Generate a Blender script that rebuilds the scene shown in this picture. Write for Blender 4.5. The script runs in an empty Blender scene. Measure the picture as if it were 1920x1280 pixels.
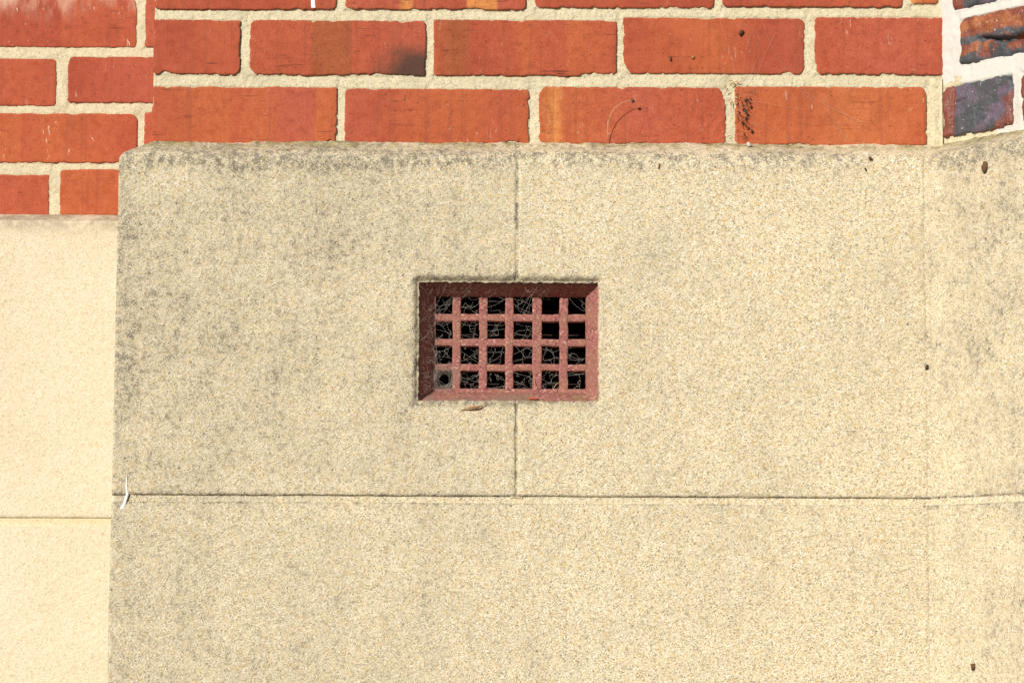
import bpy, math, random
import numpy as np
from mathutils import Matrix, Vector, Euler

# ------------------------------------------------------------------ camera, sky, sun, exposure
scene = bpy.context.scene
D = 3.0                                   # metres from the camera to the plinth face
EYE = 1.0
LENS = 90.0
F = LENS / 36.0 * 1920.0                  # focal length in photograph pixels
PITCH = math.radians(6.18)
ROLL = math.radians(0.27)
cam_data = bpy.data.cameras.new('camera')
cam_data.lens = LENS
cam_data.sensor_width = 36.0
cam_data.clip_start = 0.05
cam_data.clip_end = 500.0
cam = bpy.data.objects.new('camera', cam_data)
scene.collection.objects.link(cam)
CAM_ROT = Matrix.Rotation(math.radians(90) + PITCH, 3, 'X') @ Matrix.Rotation(ROLL, 3, 'Z')
cam.matrix_world = Matrix.Translation((0, -D, EYE)) @ CAM_ROT.to_4x4()
scene.camera = cam

SUN_DIR = Vector((0.62, 1.0, -0.51)).normalized()      # the way the light travels
world = bpy.data.worlds.new('World')
scene.world = world
world.use_nodes = True
wn = world.node_tree
for n in list(wn.nodes):
    wn.nodes.remove(n)
sky = wn.nodes.new('ShaderNodeTexSky')
sky.sky_type = 'NISHITA'
sky.sun_disc = False
to_sun = -SUN_DIR
sky.sun_elevation = math.asin(to_sun.z)
sky.sun_rotation = math.atan2(to_sun.x, to_sun.y)
bg = wn.nodes.new('ShaderNodeBackground')
bg.inputs['Strength'].default_value = 0.05
wo = wn.nodes.new('ShaderNodeOutputWorld')
wn.links.new(sky.outputs[0], bg.inputs['Color'])
wn.links.new(bg.outputs[0], wo.inputs['Surface'])
sun_data = bpy.data.lights.new('sun', 'SUN')
sun_data.energy = 4.8
sun_data.angle = math.radians(0.53)
sun_data.color = (1.0, 0.965, 0.91)
sun = bpy.data.objects.new('sun', sun_data)
sun.rotation_euler = SUN_DIR.to_track_quat('-Z', 'Y').to_euler()
sun.location = (-3, -5, 4)
scene.collection.objects.link(sun)
scene.view_settings.view_transform = 'Standard'
scene.view_settings.look = 'None'
scene.view_settings.gamma = 1.0
scene.view_settings.exposure = 0.0
scene.view_settings.use_curve_mapping = False

# ------------------------------------------------------------------ small helpers
C = scene.collection
rnd = random.Random(7)


def ray(px, py):
    return CAM_ROT @ Vector(((px - 960.0) / F, -(py - 640.0) / F, -1.0))


def at(px, py, Y):
    """the point of the vertical plane y = Y seen at a photograph pixel"""
    d = ray(px, py)
    t = (Y + D) / d.y
    return Vector((0, -D, EYE)) + d * t


def at_plane(px, py, p0, n):
    d = ray(px, py)
    o = Vector((0, -D, EYE))
    return o + d * ((p0 - o).dot(n) / d.dot(n))


def lat(ix, iz, seed):
    h = (ix.astype(np.int64) * 374761393 + iz.astype(np.int64) * 668265263 + seed * 974634777) & 0xffffffff
    h = ((h ^ (h >> 13)) * 1274126177) & 0xffffffff
    return ((h ^ (h >> 16)) & 0xffff) / 65535.0


def vn(x, z, scale, seed=0):
    """value noise in -1..1, scale in features per metre"""
    x = np.asarray(x, float) * scale + 1000.0
    z = np.asarray(z, float) * scale + 1000.0
    ix = np.floor(x); iz = np.floor(z)
    fx = x - ix; fz = z - iz
    fx = fx * fx * (3 - 2 * fx); fz = fz * fz * (3 - 2 * fz)
    a = lat(ix, iz, seed); b = lat(ix + 1, iz, seed); c = lat(ix, iz + 1, seed); d = lat(ix + 1, iz + 1, seed)
    return ((a * (1 - fx) + b * fx) * (1 - fz) + (c * (1 - fx) + d * fx) * fz) * 2 - 1


def fbm(x, z, scale, seed=0, octaves=4):
    s = 0; a = 1; t = 0
    for k in range(octaves):
        s = s + a * vn(x, z, scale * 2 ** k, seed + k * 17)
        t += a; a *= 0.55
    return s / t


def tag(o, label=None, cat=None, group=None, kind=None):
    if label: o['label'] = label
    if cat: o['category'] = cat
    if group: o['group'] = group
    if kind: o['kind'] = kind
    return o


def empty(name, loc):
    o = bpy.data.objects.new(name, None)
    o.empty_display_size = 0.05
    o.location = loc
    C.objects.link(o)
    return o


def mesh_object(name, verts, faces, mat, parent=None, matrix=None, smooth=True):
    me = bpy.data.meshes.new(name)
    me.from_pydata([tuple(v) for v in verts], [], [tuple(f) for f in faces])
    me.validate()
    if smooth:
        me.polygons.foreach_set('use_smooth', [True] * len(me.polygons))
    me.materials.append(mat)
    me.update()
    o = bpy.data.objects.new(name, me)
    C.objects.link(o)
    if matrix is not None:
        o.matrix_world = matrix
    if parent is not None:
        bpy.context.view_layer.update()
        o.parent = parent
        o.matrix_parent_inverse = parent.matrix_world.inverted()
    return o


class Geo:
    """collects verts and faces that become ONE mesh"""
    def __init__(self):
        self.v = []; self.f = []

    def tube(self, pts, r, sides=4):
        pts = [Vector(p) for p in pts]
        base = len(self.v)
        n = len(pts)
        for i, p in enumerate(pts):
            t = (pts[min(i + 1, n - 1)] - pts[max(i - 1, 0)])
            if t.length < 1e-9: t = Vector((0, 0, 1))
            t.normalize()
            a = t.cross(Vector((0.3, 1, 0.2))).normalized()
            b = t.cross(a)
            rr = r[i] if isinstance(r, (list, tuple)) else r
            for k in range(sides):
                an = 2 * math.pi * k / sides
                self.v.append(p + (a * math.cos(an) + b * math.sin(an)) * rr)
        for i in range(n - 1):
            for k in range(sides):
                k2 = (k + 1) % sides
                self.f.append((base + i * sides + k, base + i * sides + k2,
                               base + (i + 1) * sides + k2, base + (i + 1) * sides + k))
        self.f.append(tuple(base + k for k in range(sides))[::-1])
        self.f.append(tuple(base + (n - 1) * sides + k for k in range(sides)))

    def blob(self, c, rad, rot=(0, 0, 0), rough=0.25, rng=None, seg=10, ring=7):
        rng = rng or rnd
        m = Euler(rot).to_matrix()
        base = len(self.v)
        c = Vector(c)
        for i in range(ring + 1):
            th = math.pi * i / ring
            for k in range(seg):
                ph = 2 * math.pi * k / seg
                s = 1 + (rng.random() - 0.5) * 2 * rough * (0 if i in (0, ring) else 1)
                p = Vector((math.sin(th) * math.cos(ph) * rad[0], math.sin(th) * math.sin(ph) * rad[1],
                            math.cos(th) * rad[2])) * s
                self.v.append(c + m @ p)
        for i in range(ring):
            for k in range(seg):
                k2 = (k + 1) % seg
                self.f.append((base + i * seg + k, base + (i + 1) * seg + k, base + (i + 1) * seg + k2, base + i * seg + k2))

    def box(self, x0, x1, y0, y1, z0, z1):
        b = len(self.v)
        for z in (z0, z1):
            for (x, y) in ((x0, y0), (x1, y0), (x1, y1), (x0, y1)):
                self.v.append(Vector((x, y, z)))
        for f in ((0, 3, 2, 1), (4, 5, 6, 7), (0, 1, 5, 4), (1, 2, 6, 5), (2, 3, 7, 6), (3, 0, 4, 7)):
            self.f.append(tuple(b + i for i in f))

    def build(self, name, mat, parent=None, smooth=True):
        return mesh_object(name, self.v, self.f, mat, parent, smooth=smooth)


def axis_samples(length, step, borders=(0.0006, 0.0016, 0.0032)):
    """0..length with tight samples at both ends"""
    b = [0.0] + [v for v in borders if v < length * 0.3]
    inner0, inner1 = b[-1], length - b[-1]
    n = max(2, int(round((inner1 - inner0) / step)))
    mid = [inner0 + (inner1 - inner0) * i / n for i in range(1, n)]
    return np.array(b + mid + [length - v for v in reversed(b)])


def slab(name, w, h, depth, mat, matrix, parent, seed=0, step=0.003, edge=0.0007, chips=(), round_=0.0022,
         corner=(0.003, 0.003, 0.003, 0.003), bump=0.00025, lumps=0.0, arris=0.0012, shear=0.0, extra=None, bake=False):
    """a brick-like piece: local x 0..w, z 0..h, front face near y = 0, body to y = depth.
    chips: (side, position 0..1, half width m, depth m); corner: radii TL TR BR BL"""
    us = axis_samples(w, step); zs = axis_samples(h, step)
    U, Z = np.meshgrid(us, zs)
    so = seed * 13

    def edge_offset(t, length, sidx):
        e = edge * (vn(t, t * 0 + sidx, 520, so + sidx) * 0.35 + vn(t, t * 0 + sidx, 45, so + 5 + sidx) * 0.4
                    + np.clip(vn(t, t * 0 + sidx, 170, so + 9 + sidx) - 0.45, 0, 0.3) * 4.0
                    + np.clip(vn(t, t * 0 + sidx, 60, so + 11 + sidx) - 0.55, 0, 0.2) * 6.0)
        for (sd, pos, hw, dp) in chips:
            if sd == sidx:
                d = np.abs(t - pos * length) / hw
                e = e + dp * np.clip(1.15 - d, 0, 1) ** 0.6 * (0.8 + 0.3 * vn(t, t * 0, 500, so + 3))
        return e

    def rounding(t, length, r0, r1):
        e = np.zeros_like(t)
        for r, dist in ((r0, t), (r1, length - t)):
            if r > 0:
                q = np.clip(1 - dist / (r * 1.6), 0, 1)
                e = e + r * 0.6 * q ** 2
        return e
    tl, tr, br, bl = corner
    eL = edge_offset(zs, h, 0) + rounding(zs, h, bl, tl)
    eR = edge_offset(zs, h, 1) + rounding(zs, h, br, tr)
    eB = edge_offset(us, w, 2) + rounding(us, w, bl, br)
    eT = edge_offset(us, w, 3) + rounding(us, w, tl, tr)
    fu = U / w; fz = Z / h
    wl = np.clip(1 - U / 0.012, 0, 1); wr = np.clip(1 - (w - U) / 0.012, 0, 1)
    wb = np.clip(1 - Z / 0.012, 0, 1); wt = np.clip(1 - (h - Z) / 0.012, 0, 1)
    X = U + eL[:, None] * wl - eR[:, None] * wr
    ZZ = Z + eB[None, :] * wb - eT[None, :] * wt + shear * U
    dist = np.minimum(np.minimum(U, w - U), np.minimum(Z, h - Z))
    Y = arris * (1 - np.clip(dist / round_, 0, 1)) ** 2
    Y = Y + bump * fbm(U, Z, 70, so + 31) + 0.5 * bump * vn(U, Z, 300, so + 37)
    if lumps:
        Y = Y - lumps * fbm(U, Z, 22, so + 41, 3) - lumps * 0.35 * vn(U, Z, 110, so + 43)
    if extra is not None:
        Y = Y + extra(U, Z)
    ny, nx = U.shape
    V = np.stack([X, Y, ZZ], -1).reshape(-1, 3).tolist()
    Fs = []
    for j in range(ny - 1):
        for i in range(nx - 1):
            a = j * nx + i
            Fs.append((a, a + 1, a + nx + 1, a + nx))
    ring = [i for i in range(nx)] + [j * nx + nx - 1 for j in range(1, ny)] + \
           [(ny - 1) * nx + i for i in range(nx - 2, -1, -1)] + [j * nx for j in range(ny - 2, 0, -1)]
    b0 = len(V)
    for r in ring:
        V.append([V[r][0], depth, V[r][2]])
    m = len(ring)
    for k in range(m):
        k2 = (k + 1) % m
        Fs.append((ring[k2], ring[k], b0 + k, b0 + k2))
    Fs.append(tuple(b0 + k for k in range(m)))
    if bake:
        V = [matrix @ Vector(v) for v in V]; matrix = None
    return mesh_object(name, V, Fs, mat, parent, matrix)


# ------------------------------------------------------------------ materials
class NT:
    def __init__(self, name):
        self.m = bpy.data.materials.new(name)
        self.m.use_nodes = True
        self.t = self.m.node_tree
        for n in list(self.t.nodes): self.t.nodes.remove(n)
        self.out = self.t.nodes.new('ShaderNodeOutputMaterial')
        self.bsdf = self.t.nodes.new('ShaderNodeBsdfPrincipled')
        self.t.links.new(self.bsdf.outputs[0], self.out.inputs[0])
        self.bsdf.inputs['Roughness'].default_value = 0.85
        self.bsdf.inputs['Specular IOR Level'].default_value = 0.25
        self.tc = self.t.nodes.new('ShaderNodeTexCoord')
        self.co = self.tc.outputs['Object']

    def link(self, a, b): self.t.links.new(a, b)

    def setin(self, sock, v):
        if hasattr(v, 'is_linked') or isinstance(v, bpy.types.NodeSocket): self.link(v, sock)
        else: sock.default_value = v

    def mapping(self, scale=(1, 1, 1), loc=(0, 0, 0), rot=(0, 0, 0), co=None):
        n = self.t.nodes.new('ShaderNodeMapping')
        self.link(co or self.co, n.inputs[0])
        n.inputs['Location'].default_value = loc
        n.inputs['Rotation'].default_value = rot
        n.inputs['Scale'].default_value = scale
        return n.outputs[0]

    def noise(self, scale, detail=4, rough=0.55, co=None, dist=0.0, out='Fac'):
        n = self.t.nodes.new('ShaderNodeTexNoise')
        self.link(co or self.co, n.inputs['Vector'])
        n.inputs['Scale'].default_value = scale
        n.inputs['Detail'].default_value = detail
        n.inputs['Roughness'].default_value = rough
        n.inputs['Distortion'].default_value = dist
        return n.outputs[out]

    def voronoi(self, scale, co=None, feature='F1', out='Color', rand=1.0):
        n = self.t.nodes.new('ShaderNodeTexVoronoi')
        n.feature = feature
        self.link(co or self.co, n.inputs['Vector'])
        n.inputs['Scale'].default_value = scale
        n.inputs['Randomness'].default_value = rand
        return n.outputs[out]

    def ramp(self, fac, stops, interp='LINEAR'):
        n = self.t.nodes.new('ShaderNodeValToRGB')
        n.color_ramp.interpolation = interp
        el = n.color_ramp.elements
        while len(el) > 1: el.remove(el[0])
        first = True
        for p, c in stops:
            if not isinstance(c, (tuple, list)): c = (c, c, c)
            if first:
                e = el[0]; e.position = p; first = False
            else:
                e = el.new(p)
            e.color = (c[0], c[1], c[2], 1)
        self.link(fac, n.inputs[0])
        return n.outputs[0]

    def mix(self, fac, a, b, mode='MIX'):
        n = self.t.nodes.new('ShaderNodeMix')
        n.data_type = 'RGBA'; n.blend_type = mode; n.clamp_factor = True
        self.setin(n.inputs[0], fac)
        for s, v in ((n.inputs[6], a), (n.inputs[7], b)):
            if isinstance(v, (tuple, list)): v = (v[0], v[1], v[2], 1)
            self.setin(s, v)
        return n.outputs[2]

    def math(self, op, a, b=0.0, c=0.0, clamp=False):
        n = self.t.nodes.new('ShaderNodeMath'); n.operation = op; n.use_clamp = clamp
        self.setin(n.inputs[0], a); self.setin(n.inputs[1], b)
        if len(n.inputs) > 2: self.setin(n.inputs[2], c)
        return n.outputs[0]

    def step(self, v, lo, hi, a=0.0, b=1.0):
        n = self.t.nodes.new('ShaderNodeMapRange'); n.interpolation_type = 'SMOOTHSTEP'
        self.setin(n.inputs[0], v)
        self.setin(n.inputs[1], lo); self.setin(n.inputs[2], hi)
        n.inputs[3].default_value = a; n.inputs[4].default_value = b
        return n.outputs[0]

    def sep(self, co=None):
        n = self.t.nodes.new('ShaderNodeSeparateXYZ'); self.link(co or self.co, n.inputs[0])
        return n.outputs

    def bump(self, height, dist, strength=1.0, normal=None):
        n = self.t.nodes.new('ShaderNodeBump')
        n.inputs['Strength'].default_value = strength
        n.inputs['Distance'].default_value = dist
        self.link(height, n.inputs['Height'])
        if normal: self.link(normal, n.inputs['Normal'])
        return n.outputs[0]

    def done(self, color, normal=None, rough=None):
        self.setin(self.bsdf.inputs['Base Color'], color if not isinstance(color, (tuple, list)) else (*color[:3], 1))
        if normal: self.link(normal, self.bsdf.inputs['Normal'])
        if rough is not None: self.setin(self.bsdf.inputs['Roughness'], rough)
        return self.m


# ------------------------------------------------------------------ the layout of the place
Y_BRICK = 0.037                            # front brick face, behind the plinth face (y = 0)
Y_LSTONE = 0.575                           # recessed plinth on the left
Y_LBRICK = 0.612
XL = at(211, 800, 0).x                     # left arris of the plinth
XC = at(1740, 640, 0).x                    # inner corner where the wall turns towards us
PHI = math.radians(50)                     # how far it turns
JOINT_Z1 = at(960, 930, 0).z               # bed joint of the plinth, upper and lower edge
JOINT_Z0 = at(960, 943, 0).z
Z_FRONT = at(960, 290, 0).z                # where the weathered top begins
Z_TOP = at(960, 266, Y_BRICK).z            # where the bricks stand
PERP_X0 = at(966.5, 860, 0).x              # the perpend joint above and below the vent
PERP_X1 = at(970.5, 860, 0).x
VX0 = at(785, 640, 0).x; VX1 = at(1122, 640, 0).x
VZ1 = at(955, 529, 0).z; VZ0 = at(955, 751, 0).z


def stone_material(name, clean=False):
    m = NT(name)
    s = m.sep()
    X, Yc, Z = s[0], s[1], s[2]
    warp = m.noise(300, 2, 0.5, out='Color')
    v1 = m.voronoi(760, co=m.mapping(scale=(1, 1, 1.15)))
    g1 = m.t.nodes.new('ShaderNodeSeparateColor'); m.link(v1, g1.inputs[0])
    v2 = m.voronoi(300 if clean else 400)
    g2 = m.t.nodes.new('ShaderNodeSeparateColor'); m.link(v2, g2.inputs[0])
    cream = (0.62, 0.515, 0.325)
    if clean:
        grains = m.ramp(g1.outputs[0], [(0.0, (0.50, 0.42, 0.285)), (0.12, (0.64, 0.56, 0.41)), (0.5, (0.69, 0.615, 0.465)),
                                        (0.9, (0.73, 0.655, 0.505)), (1.0, (0.75, 0.69, 0.545))])
        coarse = m.ramp(g2.outputs[1], [(0.0, (0.94, 0.86, 0.72)), (0.09, (0.98, 0.96, 0.91)), (0.2, 1.0), (1.0, 1.02)])
    else:
        grains = m.ramp(g1.outputs[0], [(0.0, (0.27, 0.24, 0.19)), (0.09, (0.48, 0.40, 0.27)), (0.2, (0.64, 0.53, 0.34)),
                                        (0.6, (0.74, 0.635, 0.43)), (0.86, (0.80, 0.705, 0.505)), (1.0, (0.90, 0.85, 0.73))])
        coarse = m.ramp(g2.outputs[1], [(0.0, (0.72, 0.70, 0.66)), (0.10, (0.90, 0.88, 0.84)), (0.2, 1.0), (0.87, 1.0),
                                        (0.95, (1.02, 0.91, 0.72)), (1.0, (0.98, 0.82, 0.58))])
    col = m.mix(1.0, grains, coarse, 'MULTIPLY')
    cloud = m.noise(5.0, 5, 0.6)
    cloud2 = m.noise(26.0, 4, 0.6)
    mid = m.noise(110.0, 3, 0.6)
    fine = m.noise(540.0, 3, 0.65)
    if clean:
        tone = m.ramp(cloud, [(0.3, (0.93, 0.90, 0.84)), (0.7, (1.03, 1.03, 1.02))])
        col = m.mix(1.0, col, tone, 'MULTIPLY')
        pits = m.step(m.math('ADD', m.math('MULTIPLY', fine, 0.6), m.math('MULTIPLY', mid, 0.4)), 0.33, 0.41, 1.0, 0.0)
        col = m.mix(m.math('MULTIPLY', pits, 0.55), col, (0.46, 0.33, 0.17))
        # dirt on the weathered top and along the ruled joint
        zt = at(100, 405, Y_LSTONE).z
        topd = m.math('MULTIPLY', m.step(Z, zt - 0.035, zt + 0.006), m.step(m.math('ADD', cloud2, mid), 0.75, 1.15))
        col = m.mix(m.math('MULTIPLY', topd, 0.85), col, (0.30, 0.25, 0.17))
        band = m.step(m.math('ABSOLUTE', m.math('SUBTRACT', Z, at(100, 975, Y_LSTONE).z)), 0.0, 0.012, 1.0, 0.0)
        jd = m.math('MULTIPLY', band, m.step(m.math('ADD', mid, cloud2), 0.85, 1.15))
        col = m.mix(m.math('MULTIPLY', jd, 0.45), col, (0.40, 0.31, 0.17))
        h = m.math('ADD', m.math('MULTIPLY', fine, 0.5), m.math('MULTIPLY', mid, 0.8))
        nrm = m.bump(h, 0.0017, 0.9)
        return m.done(col, nrm, 0.9)
    # how dirty each region is (soot and algae that settled on the stone)
    left = m.step(X, XL - 0.02, XL + 0.72, 0.50, 0.06)
    lefte = m.step(X, XL - 0.01, XL + 0.06, 0.14, 0.0)
    right = m.step(X, XC - 0.02, XC + 0.05, 0.0, 0.34)
    up = m.step(Z, JOINT_Z1 - 0.15, Z_FRONT, 0.0, 0.14)
    top = m.math('MULTIPLY', m.step(Z, Z_FRONT - 0.032, Z_FRONT + 0.004, 0.0, 0.85), m.step(X, 0.15, 0.5, 1.0, 0.75))
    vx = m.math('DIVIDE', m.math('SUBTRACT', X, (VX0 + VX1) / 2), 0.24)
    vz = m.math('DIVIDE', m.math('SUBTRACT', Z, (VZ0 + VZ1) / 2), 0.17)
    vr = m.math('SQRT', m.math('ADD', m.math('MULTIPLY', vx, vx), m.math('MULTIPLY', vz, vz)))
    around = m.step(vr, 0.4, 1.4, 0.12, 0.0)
    # tight grime hugging the vent opening, with the lip's shade painted in
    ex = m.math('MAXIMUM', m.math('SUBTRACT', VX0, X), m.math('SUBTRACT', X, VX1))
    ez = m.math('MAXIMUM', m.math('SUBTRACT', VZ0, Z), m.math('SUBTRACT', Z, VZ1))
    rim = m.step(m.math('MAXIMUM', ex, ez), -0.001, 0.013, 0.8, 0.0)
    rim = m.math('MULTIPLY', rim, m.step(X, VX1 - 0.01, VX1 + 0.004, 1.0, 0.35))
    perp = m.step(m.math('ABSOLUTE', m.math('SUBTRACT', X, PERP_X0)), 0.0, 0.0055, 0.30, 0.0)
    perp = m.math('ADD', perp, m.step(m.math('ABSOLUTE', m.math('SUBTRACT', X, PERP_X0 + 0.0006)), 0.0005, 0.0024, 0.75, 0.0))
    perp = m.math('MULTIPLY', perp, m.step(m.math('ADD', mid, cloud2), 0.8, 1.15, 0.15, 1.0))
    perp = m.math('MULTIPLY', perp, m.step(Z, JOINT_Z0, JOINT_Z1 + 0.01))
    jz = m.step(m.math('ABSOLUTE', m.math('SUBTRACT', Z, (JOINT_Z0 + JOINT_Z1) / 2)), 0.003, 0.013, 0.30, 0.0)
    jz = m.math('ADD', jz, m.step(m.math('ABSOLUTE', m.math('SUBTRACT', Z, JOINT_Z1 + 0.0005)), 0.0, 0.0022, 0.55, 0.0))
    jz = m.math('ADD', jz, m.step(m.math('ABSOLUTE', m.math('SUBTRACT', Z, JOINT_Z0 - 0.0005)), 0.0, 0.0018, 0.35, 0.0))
    cj = m.step(m.math('ABSOLUTE', m.math('SUBTRACT', X, XC)), 0.0, 0.008, 0.16, 0.0)
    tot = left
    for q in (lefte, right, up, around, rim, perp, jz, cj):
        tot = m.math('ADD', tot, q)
    cl = m.math('MULTIPLY', m.math('SUBTRACT', cloud, 0.5), 1.5)
    cl2 = m.math('MULTIPLY', m.math('SUBTRACT', cloud2, 0.5), 1.0)
    tot = m.math('ADD', m.math('ADD', tot, cl), cl2)
    strk = m.noise(1.0, 4, 0.6, co=m.mapping(scale=(38, 38, 6)))
    tot = m.math('ADD', tot, m.math('MULTIPLY', m.math('SUBTRACT', strk, 0.5), 0.6))
    inj = m.math('MULTIPLY', m.step(Z, JOINT_Z0 - 0.001, JOINT_Z0 + 0.001), m.step(Z, JOINT_Z1 - 0.0022, JOINT_Z1 - 0.0006, 1.0, 0.0))
    tot = m.math('SUBTRACT', tot, m.math('MULTIPLY', m.math('MULTIPLY', inj, 0.75), m.step(X, -0.25, 0.0, 0.35, 1.0)))
    tot = m.math('MAXIMUM', tot, 0.02)
    # soft grey film + dark grains that gather in the pits
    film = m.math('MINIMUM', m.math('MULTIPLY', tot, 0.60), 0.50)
    tot = m.math('ADD', tot, m.math('MULTIPLY', top, m.step(Z, Z_FRONT + 0.001, Z_FRONT + 0.010, 1.0, 0.30)))
    tot = m.math('MINIMUM', tot, 0.95)
    blot = m.math('MULTIPLY', m.step(m.noise(135, 3, 0.55, co=m.mapping(scale=(1, 1, 0.75))), 0.52, 0.66), m.math('MINIMUM', m.math('MULTIPLY', tot, 0.72), 0.62))
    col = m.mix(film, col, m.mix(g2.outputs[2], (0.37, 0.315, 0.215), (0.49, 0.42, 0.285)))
    col = m.mix(blot, col, (0.27, 0.24, 0.175))
    thr = m.math('SUBTRACT', 0.70, m.math('MULTIPLY', tot, 0.205))
    grit = m.math('ADD', m.math('MULTIPLY', fine, 0.55), m.math('MULTIPLY', mid, 0.45))
    spots = m.step(grit, m.math('SUBTRACT', thr, 0.05), m.math('ADD', thr, 0.06))
    col = m.mix(m.math('MULTIPLY', spots, 0.75), col, (0.14, 0.125, 0.10))
    # isolated black lichen points
    vp = m.voronoi(62, out='Distance')
    sel = m.voronoi(62)
    ss = m.t.nodes.new('ShaderNodeSeparateColor'); m.link(sel, ss.inputs[0])
    pt = m.math('MULTIPLY', m.step(m.math('ADD', vp, m.math('MULTIPLY', fine, 0.12)), 0.11, 0.19, 1.0, 0.0), m.step(ss.outputs[0], 0.80, 0.84))
    pt = m.math('MULTIPLY', pt, m.step(m.math('ADD', tot, cloud2), 0.55, 0.95))
    col = m.mix(m.math('MULTIPLY', pt, 0.75), col, (0.10, 0.095, 0.08))
    # mossy green-ochre on the weathered ledge
    mo = m.math('MULTIPLY', m.step(Z, Z_FRONT + 0.003, Z_TOP - 0.001), m.step(m.math('ADD', m.math('MULTIPLY', m.noise(34, 4, 0.6), 0.7), m.math('MULTIPLY', mid, 0.3)), 0.42, 0.54))
    mo = m.math('MULTIPLY', mo, m.step(g1.outputs[2], 0.15, 0.6, 0.45, 1.0))
    col = m.mix(m.math('MULTIPLY', mo, 0.8), col, m.mix(m.step(m.noise(90, 3), 0.4, 0.6), (0.13, 0.115, 0.045), (0.34, 0.285, 0.085)))
    mv = m.math('MULTIPLY', m.step(ez, -0.004, 0.012, 1.0, 0.0), m.step(ex, -0.01, 0.0, 1.0, 0.0))
    mv = m.math('MULTIPLY', mv, m.step(Z, VZ0, VZ0 + 0.004, 1.0, 0.0))
    mv = m.math('MULTIPLY', mv, m.step(m.noise(60, 3), 0.45, 0.6))
    col = m.mix(m.math('MULTIPLY', mv, 0.6), col, (0.22, 0.19, 0.08))
    h = m.math('ADD', m.math('MULTIPLY', fine, 0.55), m.math('MULTIPLY', mid, 0.75))
    h = m.math('ADD', h, m.math('MULTIPLY', g1.outputs[1], 0.18))
    nrm = m.bump(h, 0.0018, 1.0)
    return m.done(col, nrm, 0.92)


def mortar_material(name, col=(0.625, 0.54, 0.355), dark=(0.41, 0.355, 0.23), light=(0.69, 0.62, 0.45), stain=0.4, bump=0.0015):
    m = NT(name)
    cloud = m.noise(22, 5, 0.6)
    fine = m.noise(500, 3, 0.65)
    mid = m.noise(130, 3, 0.6)
    sand = m.voronoi(650)
    g = m.t.nodes.new('ShaderNodeSeparateColor'); m.link(sand, g.inputs[0])
    c = m.ramp(g.outputs[0], [(0.0, dark), (0.13, tuple(a * 0.93 for a in col)), (0.6, col), (1.0, light)])
    c = m.mix(m.math('MULTIPLY', m.step(cloud, 0.45, 0.72), stain), c, dark)
    sp = m.step(m.math('ADD', m.math('MULTIPLY', fine, 0.5), m.math('MULTIPLY', mid, 0.5)), 0.62, 0.70)
    c = m.mix(m.math('MULTIPLY', sp, 0.5), c, tuple(a * 0.45 for a in dark))
    h = m.math('ADD', fine, m.math('MULTIPLY', mid, 1.3))
    return m.done(c, m.bump(h, bump, 0.8), 0.92)


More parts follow.
